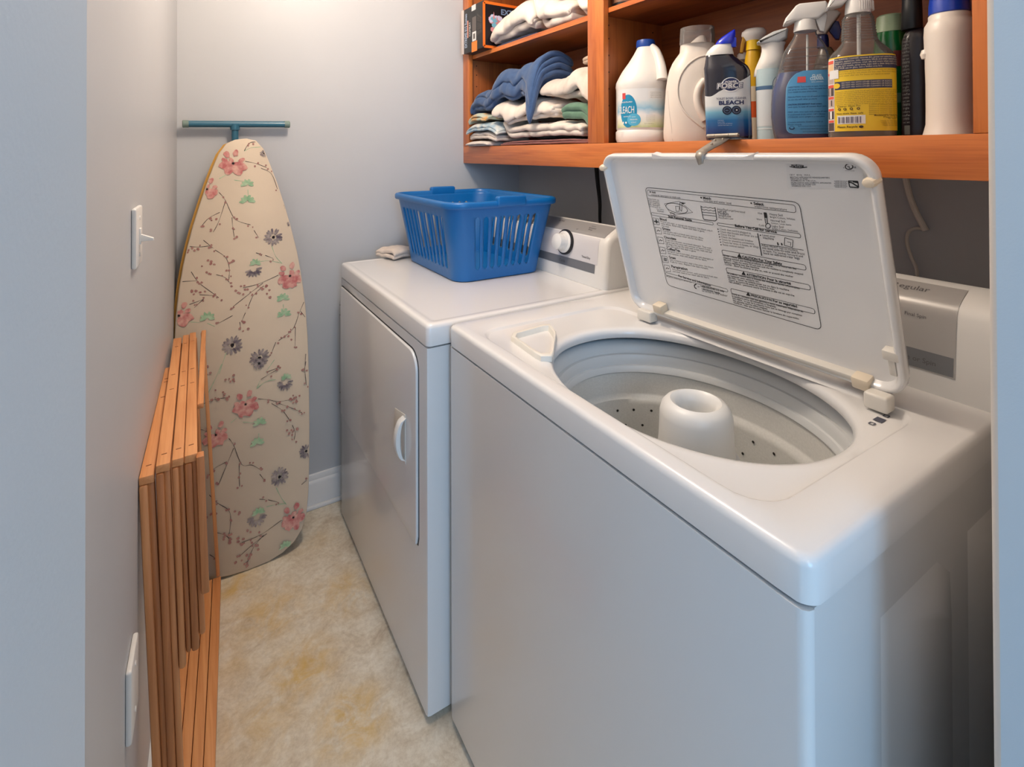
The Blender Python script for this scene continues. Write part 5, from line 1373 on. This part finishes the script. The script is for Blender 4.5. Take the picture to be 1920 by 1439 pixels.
obj('basket_floor', bm, blue_pl, lbk)
bm = BM(); rr_ = []
for (o_, z_) in ((-.003, -.012), (.010, -.013), (.0125, -.009), (.0125, .002), (.009, .0065), (.002, .008), (-.003, .005)):
    ring = []
    for s_ in NB:
        p = bpt(s_, .955); c_ = Vector((.008, .008, p.z)); d = (p-c_); d.z = 0; 
        nrm = Vector((0, 0, 0)); k, u = s_
        a_ = {0: 180, 2: 90, 4: 0, 6: -90}.get(k); 
        if a_ is None: a_ = {1: 180-90*u, 3: 90-90*u, 5: -90*u, 7: -90-90*u}[k]
        ring.append(p+Vector((math.cos(R(a_)), math.sin(R(a_)), 0))*o_+Vector((0, 0, z_)))
    rr_.append(ring)
rr_.append(rr_[0]); bridge(bm, rr_); obj('rim', bm, blue_pl, lbk, smooth=60)
for sgn in (-1, 1):
    bm = BM(); y_ = sgn*(.515/2)+.008
    prism(bm, rrect(-.052, .052, -.014, .018, .008, 4), -.011, .011, 'y', .005, 3)
    bmesh.ops.translate(bm, vec=(.014 if sgn > 0 else .010, y_+sgn*.005, .2425), verts=bm.verts)
    obj('grip', bm, blue_pl, lbk, smooth=50)

# ------------------------------------------------------------ ironing board
ib = thing('ironing_board', 'ironing board with a floral cream cover leaning upright against the end wall', 'ironing board', (.15, 1.83, 0))
BP0 = Vector((.15, 1.812, .0)); bl = Vector((0, .118, 1.357)).normalized(); be = Vector((1, 0, 0)); bn = be.cross(bl)     # bn faces the room (-y)
def bpx(u, v):
    d = on_plane(u, v, BP0, bn)-BP0; return (d.dot(be), d.dot(bl))
left = [(441, 259), (425, 266), (411, 284), (400, 308), (387, 342), (374, 380), (361, 420), (350, 460), (342, 495), (334, 540), (328, 590), (325, 640)]
right = [(462, 257), (480, 261), (494, 276), (505, 302), (520, 342), (533, 382), (545, 425), (556, 470), (564, 515), (571, 570), (575, 630), (577, 700), (577.5, 780), (577, 860), (575, 920), (571, 960), (563, 990), (548, 1014), (526, 1035), (500, 1051), (460, 1067), (428, 1077), (396, 1083)]
oR = [bpx(*p) for p in right]; oL = [bpx(*p) for p in left]
zb = [b_ for a, b_ in oR][-1]
xl = oL[-1][0]
outl = oR + [(oR[-1][0]-.03, max(.0, zb)), (xl+.035, .012), (xl+.010, .05), (xl, .12), (xl-.002, .35)] + oL[::-1]
def BW(a, b_, c=0): return BP0+be*a+bl*b_+bn*c
cover_m = mat('cream_cover_cloth', (222, 206, 184), .85, spec=.15, noise=(4, (208, 192, 172), .35, (1, 1, 1)), bump=(260, .12, .001))
def patt(name, c, c2, sc=60, con=.16): return mat(name, c, .85, spec=.1, noise=(sc, c2, con, (1, 1, 1)))
PM = [cover_m, patt('pink_print', (190, 112, 112), (220, 176, 162)), patt('leaf_print', (138, 180, 142), (184, 204, 172)), patt('grey_violet_print', (96, 88, 100), (178, 166, 160)), mat('branch_print', (62, 50, 52), .85), patt('berry_print', (160, 112, 106), (180, 140, 130)), mat('core_print', (26, 18, 26), .85)]
bm = BM()
cA, cB = sum(a for a, b_ in outl)/len(outl), .62
def sh(k, c): return [BW(a+(cA-a)*k*(.18/.18), b_+((.62-b_)*k*.26), c) for a, b_ in outl]
rings = [sh(.10, -.020), sh(.03, -.022), sh(0, -.016), sh(-.004, -.008), sh(.002, -.002), sh(.016, .0), ]
bridge(bm, rings, cap0=True, cap1=True)
bm.faces.ensure_lookup_table()
pad_outline = [(p-BP0).dot(be) for p in rings[-1]], [(p-BP0).dot(bl) for p in rings[-1]]
PO = list(zip(*pad_outline))
def inside(a, b_):
    c = False; n = len(PO); j = n-1
    for i in range(n):
        if (PO[i][1] > b_) != (PO[j][1] > b_) and a < (PO[j][0]-PO[i][0])*(b_-PO[i][1])/(PO[j][1]-PO[i][1])+PO[i][0]: c = not c
        j = i
    return c
layer = [0]
def bpoly(pts, mi):
    """printed patch, cut off at the edge of the cover"""
    layer[0] += 1; k = .00025+.0000025*layer[0]
    ca = sum(p[0] for p in pts)/len(pts); cb_ = sum(p[1] for p in pts)/len(pts)
    if not inside(ca, cb_): 
        return
    out = []
    for a, b_ in pts:
        t = 1.0
        while not inside(a, b_) and t > 0: t -= .1; a, b_ = ca+(a-ca)*.88, cb_+(b_-cb_)*.88
        out.append((a, b_))
    bm.faces.new([bm.verts.new(BW(a, b_, k)) for a, b_ in out]).material_index = mi
rp = random.Random(11)
def blob(c, r, mi, n=9, asp=1, rot=0, jag=.25):
    pts = []
    for i in range(n):
        t = 2*PI*i/n; q = r*(1+jag*(rp.random()-.5)*2); x_, y_ = q*math.cos(t), q*asp*math.sin(t)
        pts.append((c[0]+x_*math.cos(rot)-y_*math.sin(rot), c[1]+x_*math.sin(rot)+y_*math.cos(rot)))
    bpoly(pts, mi)
def stroke(pts, w, mi, taper=True):
    P = [Vector(p) for p in pts]
    P2 = [Vector((p.x, p.y)) for p in smoothpath([(a.x, a.y, 0) for a in P], 5)]
    for i, (A, B) in enumerate(zip(P2, P2[1:])):
        d = B-A
        if d.length < 1e-5: continue
        q = Vector((-d.y, d.x)).normalized()*w*(.5+.5*math.sin(1.3+i*.9)*.4)
        A2, B2 = A-d*.08, B+d*.08
        bpoly([A2-q, B2-q*.9, B2+q*.9, A2+q], mi)
ZA = lambda x_, y_: bpx(300+x_/2.878, 200+y_/2.878)
ZB = lambda x_, y_: bpx(300+x_/3.27, 680+y_/3.27)
def pink(c, r, gap=None):
    for k, t in enumerate((200, 245, 292, 335, 20, 70, 120, 160)):
        if k in (4, 7): rr0, sc = r*.62, .22
        elif t in (70, 120): rr0, sc = r*.80, .26
        else: rr0, sc = r*.52, .46
        a = R(t+rp.uniform(-8, 8)); blob((c[0]+rr0*math.cos(a), c[1]+rr0*math.sin(a)), r*sc, 1, 11, .72, a, .18)
    for k in range(5):
        a = rp.uniform(0, 2*PI); blob((c[0]+r*.25*math.cos(a), c[1]+r*.25*math.sin(a)), r*.22, 1, 7, .6, a, .3)
    for k in range(8):
        a = 2*PI*k/8; bpoly([(c[0]+r*.03*math.cos(a+1.5), c[1]+r*.03*math.sin(a+1.5)), (c[0]+r*.17*math.cos(a), c[1]+r*.17*math.sin(a)), (c[0]-r*.03*math.cos(a+1.5), c[1]-r*.03*math.sin(a+1.5))], 6)
    blob(c, r*.08, 6, 7)
def violet(c, r, half=False):
    for k in range(15):
        a = 2*PI*k/15+rp.uniform(-.1, .1)
        if half and math.sin(a) > .2: continue
        q = r*rp.uniform(.55, .68); blob((c[0]+q*math.cos(a), c[1]+q*math.sin(a)), r*.36, 3, 8, .34, a, .2)
    if not half: blob(c, r*.18, 6, 7)
def leaf(c, r, up_=1):
    for k in range(6):
        a = R(-10+40*k)*up_; blob((c[0]+r*.5*math.cos(a), c[1]+r*.42*math.sin(a)*up_), r*.42, 2, 9, .5, a, .25)
def dots(c, r, n):
    for k in range(n):
        a, q = rp.uniform(0, 2*PI), r*math.sqrt(rp.random()); blob((c[0]+q*math.cos(a), c[1]+q*math.sin(a)), rp.uniform(.0028, .0048), 5, 7)
def build_print(Z, s, pinks, leaves, viols, halfs, branches, stems, dotc):
    u_ = abs(Z(100, 100)[0]-Z(200, 100)[0])/100
    for st_ in stems: stroke([Z(*p) for p in st_], .0016, 2)
    for b_ in branches: stroke([Z(*p) for p in b_], .0013, 4)
    for (x_, y_, r) in dotc: dots(Z(x_, y_), r*u_, max(3, int(r/8)))
    for b_ in branches:
        for p in b_[1:]:
            for q in range(2):
                c = Z(p[0]+rp.uniform(-16, 16), p[1]+rp.uniform(-16, 16)); blob(c, rp.uniform(.0024, .004), 5, 7)
    for x_, y_, r in leaves: leaf(Z(x_, y_), r*u_)
    for x_, y_, r in viols: violet(Z(x_, y_), r*u_)
    for x_, y_, r in halfs: violet(Z(x_, y_), r*u_, True); leaf(Z(x_+10, y_-30), r*u_*.7)
    for x_, y_, r in pinks: pink(Z(x_, y_), r*u_)
build_print(ZA, 2.878, [(395, 298, 88), (252, 437, 74), (697, 907, 88), (97, 1118, 82)],
    [(470, 412, 45), (470, 500, 50), (658, 1030, 45), (663, 1115, 48), (250, 1132, 48)], [(608, 697, 60), (530, 1350, 62), (385, 1280, 62), (560, 245, 26), (700, 625, 22)], [(500, 870, 55)],
    [[(460, 287), (520, 300), (575, 322)], [(545, 325), (600, 355), (632, 437)], [(318, 455), (350, 495), (402, 597), (485, 630)], [(352, 500), (315, 610), (285, 668)], [(320, 562), (262, 592), (222, 635)], [(386, 590), (390, 640), (398, 698)], [(505, 660), (530, 700)], [(158, 745), (210, 748), (265, 742)], [(232, 712), (285, 755)], [(295, 765), (350, 805), (370, 860), (368, 920)], [(300, 898), (345, 912), (370, 940)], [(165, 882), (205, 940), (290, 1005), (312, 1022)], [(105, 935), (190, 930)], [(210, 1006), (285, 1010)], [(155, 1058), (230, 1030)], [(230, 1030), (180, 1075)], [(633, 903), (530, 948), (443, 970)], [(550, 945), (480, 1000), (390, 1070)], [(555, 960), (500, 1010), (470, 1075)], [(515, 782), (550, 790)], [(565, 795), (608, 812)], [(775, 1040), (745, 1110), (710, 1195), (635, 1255)], [(725, 1185), (722, 1300)], [(755, 1100), (790, 1145)], [(618, 1265), (590, 1335)], [(455, 1105), (435, 1150)], [(385, 1120), (310, 1160)], [(425, 1155), (430, 1195)], [(455, 230), (480, 190), (515, 182)], [(655, 480), (672, 545)], [(780, 1370), (770, 1430)], [(570, 1425), (635, 1400)]],
    [[(600, 745), (620, 800), (655, 840)], [(540, 828), (590, 825), (650, 838)], [(160, 1152), (205, 1156)], [(350, 1320), (330, 1380), (312, 1435)], [(455, 232), (490, 215), (545, 210)], [(320, 380), (375, 348)], [(400, 388), (450, 395)], [(473, 440), (475, 480)], [(660, 1060), (662, 1090)], [(610, 1360), (560, 1430)], [(250, 1160), (290, 1178)]],
    [(180, 770, 45), (250, 840, 45), (190, 1005, 50), (430, 960, 60), (250, 895, 30), (385, 820, 30), (560, 1000, 50), (690, 1225, 40), (240, 1380, 30), (640, 340, 25), (450, 1180, 30)])
build_print(ZB, 3.27, [(515, 245, 98), (332, 432, 92), (803, 940, 98)], [(600, 362, 52), (585, 485, 55), (755, 1115, 50)], [(720, 690, 68), (885, 535, 55), (600, -5, 45)], [(755, 115, 62), (580, 940, 68)],
    [[(592, 213), (650, 218), (718, 230), (812, 215)], [(675, 242), (740, 285), (785, 345)], [(700, 235), (770, 260), (830, 285), (860, 300)], [(235, 250), (330, 215), (405, 205)], [(412, 455), (440, 495), (490, 615), (550, 618), (600, 645)], [(440, 515), (400, 610), (348, 735)], [(398, 597), (320, 640), (278, 695)], [(474, 610), (474, 680), (476, 748)], [(600, 675), (630, 715)], [(290, 800), (340, 850), (408, 895), (420, 960), (410, 1040)], [(330, 1030), (380, 1045), (412, 1068)], [(730, 958), (605, 1045), (490, 1092)], [(640, 1040), (560, 1100), (475, 1175)], [(620, 1050), (560, 1120), (518, 1222)], [(597, 828), (630, 830)], [(650, 832), (712, 848)], [(610, 95), (660, 62), (718, 32)], [(885, -60), (880, 40), (888, 130)], [(800, 375), (818, 420), (810, 465)], [(290, 1165), (328, 1190)], [(855, 740), (885, 715)], [(240, 398), (262, 404)]],
    [[(585, 150), (605, 100)], [(590, 145), (640, 108), (700, 95)], [(700, 760), (730, 820), (762, 862)], [(640, 875), (700, 862), (755, 857)], [(425, 358), (460, 330)], [(500, 355), (565, 358)], [(370, 0), (330, 90), (285, 178)], [(595, 425), (592, 455)]],
    [(420, 95, 50), (820, 210, 60), (350, 200, 60), (790, 400, 50), (420, 1080, 60), (500, 1060, 60), (260, 60, 40), (300, 940, 40), (500, 1200, 60), (450, 920, 30), (560, 1150, 50)])
cov = obj('padded_cover', bm, PM, ib, smooth=40, world=True, doubles=False)
bm = BM()
def sh2(k, c, dx=0): return [BW(a+(cA-a)*k+dx, max(.012, b_+((.62-b_)*k*.26)), c) for a, b_ in outl]
bridge(bm, [sh2(.03, -.021, -.0), sh2(.012, -.024, -.010), sh2(.012, -.032, -.010), sh2(.05, -.034)], cap0=True, cap1=True)
obj('board_top', bm, mat('mustard_board_back', (196, 146, 62), .6), ib, world=True)
teal = mat('teal_leg_paint', (44, 100, 124), .35, coat=.3)
tb0 = ony(350, 229, 1.992); tb1 = ony(537, 231, 1.992); ts = ony(441, 230, 1.992)
bm = BM(); tube(bm, [tb0, tb1], .0112, 18); ft = obj('foot_bar', bm, teal, ib, world=True)
d = (tb1-tb0).normalized()
for e_, sg in ((tb0, -1), (tb1, 1)):
    bm = BM(); tube(bm, [e_+d*sg*-.006, e_+d*sg*.010, e_+d*sg*.012], [.0125, .0125, .010], 18); obj('foot_cap', bm, mat('grey_green_cap', (116, 136, 128), .6), ft, world=True)
lg = ony(441, 300, 1.988)
bm = BM(); tube(bm, [ts, Vector((ts.x, 1.990, 1.30)), Vector((ts.x+.004, 1.975, .60))], .0108, 18)
lathe(bm, [(.0145, -.016), (.0150, -.010), (.0150, .004)], (ts.x, ts.y, ts.z-.004), 18)
obj('folded_leg', bm, teal, ib, world=True)
bm = BM(); tube(bm, [(ts.x+.06, 1.972, 1.05), (ts.x+.05, 1.955, .12)], .010, 14); tube(bm, [(ts.x-.06, 1.972, 1.05), (ts.x-.05, 1.955, .12)], .010, 14)
obj('folded_leg', bm, teal, ib, world=True)

# ------------------------------------------------------------ folded wooden rack
pine_y = wood('pine_rail', (226, 160, 104), (196, 124, 70), 'y', 7, .5, .1, .35)
pine_z = wood('pine_post', (218, 152, 98), (184, 116, 68), 'z', 6, .5, .1, .25)
pine_d = wood('pine_post_dark', (202, 134, 80), (162, 98, 54), 'z', 6, .5, .1, .25)
rk = thing('folded_drying_rack', 'folded light wood rack of narrow ladder frames standing against the switch wall', 'drying rack', (0, 1.43, 0))
# each frame: near top corner (u at the photo), widths traced at the near end; leans a little
frames = [  # top x0,x1 at near end | top x0,x1 at far end | foot x shift | near y | far y | top z near/far
    (-.0780, -.0560, -.0600, -.0440, .030, 1.080, 1.600, .757, .757, pine_z),
    (-.0540, -.0330, -.0470, -.0270, .026, 1.080, 1.790, .770, .772, pine_d),
    (-.0305, -.0130, -.0240, -.0080, .024, 1.082, 1.800, .772, .774, pine_z),
    (-.0118, .0080, -.0070, .0090, .026, 1.084, 1.800, .772, .778, pine_d),
]
def bar(bm, A, B, wx, wy, bev=.002):
    """square bar between A and B (world), wx wide in x, wy in y"""
    A, B = Vector(A), Vector(B); d = (B-A)
    if abs(d.z) > abs(d.y): ex, ey = Vector((1, 0, 0))*wx/2, Vector((0, 1, 0))*wy/2
    else: ex, ey = Vector((1, 0, 0))*wx/2, Vector((0, 0, 1))*wy/2
    cs_ = [(-1, -1), (1, -1), (1, 1), (-1, 1)]
    lo = [bm.verts.new(A+ex*a+ey*b_) for a, b_ in cs_]; hi = [bm.verts.new(B+ex*a+ey*b_) for a, b_ in cs_]
    fs = [bm.faces.new(lo[::-1]), bm.faces.new(hi)]+[bm.faces.new((lo[i], lo[(i+1) % 4], hi[(i+1) % 4], hi[i])) for i in range(4)]
    bmesh.ops.recalc_face_normals(bm, faces=fs)
    bmesh.ops.bevel(bm, geom=list({e for f in fs for e in f.edges}), offset=bev, segments=2, profile=.5, affect='EDGES')
for i, (a0, a1, b0, b1, sh_, yn, yf, zn, zf, pm) in enumerate(frames):
    w = a1-a0; wf = b1-b0
    bm = BM()
    z_t = .014
    P = [Vector((a0, yn, zn)), Vector((a1, yn, zn)), Vector((b1, yf, zf)), Vector((b0, yf, zf))]
    lo = [p-Vector((0, 0, z_t)) for p in P]
    vt_ = [bm.verts.new(p) for p in P]; vl = [bm.verts.new(p) for p in lo]
    bm.faces.new(vt_); bm.faces.new(vl[::-1])
    for k in range(4): bm.faces.new((vt_[k], vt_[(k+1) % 4], vl[(k+1) % 4], vl[k]))
    bmesh.ops.bevel(bm, geom=list(bm.edges), offset=.0018, segments=2, profile=.5, affect='EDGES')
    tr = obj('top_rail', bm, pine_y, rk, world=True)
    bm = BM()
    for yy in (yn+.035, yn+.33, yn+.42, yf-.08):
        t = (yy-yn)/(yf-yn); xm = (a0+a1)/2+((b0+b1)/2-(a0+a1)/2)*t; zz = zn+(zf-zn)*t
        tube(bm, [(xm-.004, yy, zz+.0002), (xm+.004, yy+.001, zz+.0002)], .0009, 6)
    obj('staples', bm, mat('rusty_staple', (132, 84, 52), .5, metal=.4), tr, world=True)
    for (y_, x0_, x1_, tgt) in ((yn+.009, a0+.001, a1-.001, 0), (yf-.012, b0+.001, b1-.001, 1)):
        bm = BM(); xm = (x0_+x1_)/2; zt_ = (zn if not tgt else zf)-z_t
        zf_ = .003 if (i < 2 or tgt) else .36+.02*i
        fr_ = 1-zf_/zt_
        bar(bm, (xm-w*.21, y_, zt_), (xm-w*.21+sh_*fr_, y_, zf_), w*.60, .022, .004); obj('post', bm, pm, rk, world=True)
        bm = BM(); bar(bm, (xm+w*.27, y_+.003, zt_), (xm+w*.27+(sh_+.002)*(1-max(zf_, .06)/zt_), y_+.003, max(zf_+.02, .06)), w*.50, .018, .004); obj('post', bm, pine_d if pm is pine_z else pine_z, rk, world=True)
# the outermost frame: wider boards, leaning further out at the foot
for (y_, xt, xb, wd) in ((1.086, .0120, .0385, .0125), (1.79, .026, .069, .010)):
    bm = BM(); zf_ = .52 if y_ < 1.5 else .04; bar(bm, (xt, y_, .768 if y_ < 1.5 else .775), (xt+(xb-xt)*(1-zf_/.77), y_, zf_), wd, .020); obj('post', bm, pine_z, rk, world=True)
bm = BM(); bar(bm, (.0150, 1.30, .764), (.0290, 1.80, .774), .012, .012); obj('top_rail', bm, pine_y, rk, world=True)
for q, (xn, xf_) in enumerate(((-.0445, -.004), (-.0225, .0185), (-.0003, .041), (.0219, .0635))):
    bm = BM(); bar(bm, (xn, 1.10, .020), (xf_, 1.785, .020), .0212, .034); obj('bottom_rail', bm, pine_y, rk, world=True)

# ------------------------------------------------------------ hose and cord behind the machines
hz = onx(1700, 343, 1.27)
bm = BM(); tube(bm, smoothpath([onx(u, v, 1.283) for u, v in ((1694, 325), (1699, 345), (1706, 375), (1718, 405), (1735, 437))], 5), .0058, 10)
tag(obj('drain_hose', bm, mat('dim_hose', (226, 220, 208), .5)), 'grey hose hanging down the wall behind the washer console', 'hose')
bm = BM(); tube(bm, smoothpath([onx(u, v, 1.285) for u, v in ((1733, 436), (1716, 433), (1702, 441), (1700, 462), (1708, 488), (1717, 510), (1718, 545))], 6), .0032, 10)
tag(obj('power_cord', bm, mat('dim_cord', (214, 208, 198), .5)), 'thin grey cord looping below the hose on the dark wall', 'cord')
bm = BM(); tube(bm, smoothpath([onx(u, v, 1.270) for u, v in ((1117, 300), (1120, 340), (1124, 380), (1124, 412), (1126, 450))], 5), [.0085-.0002*i for i in range(21)], 12)
tag(obj('dryer_power_cord', bm, mat('black_rubber_cord', (16, 15, 16), .7)), 'thick black cord hanging behind the dryer console', 'cord')
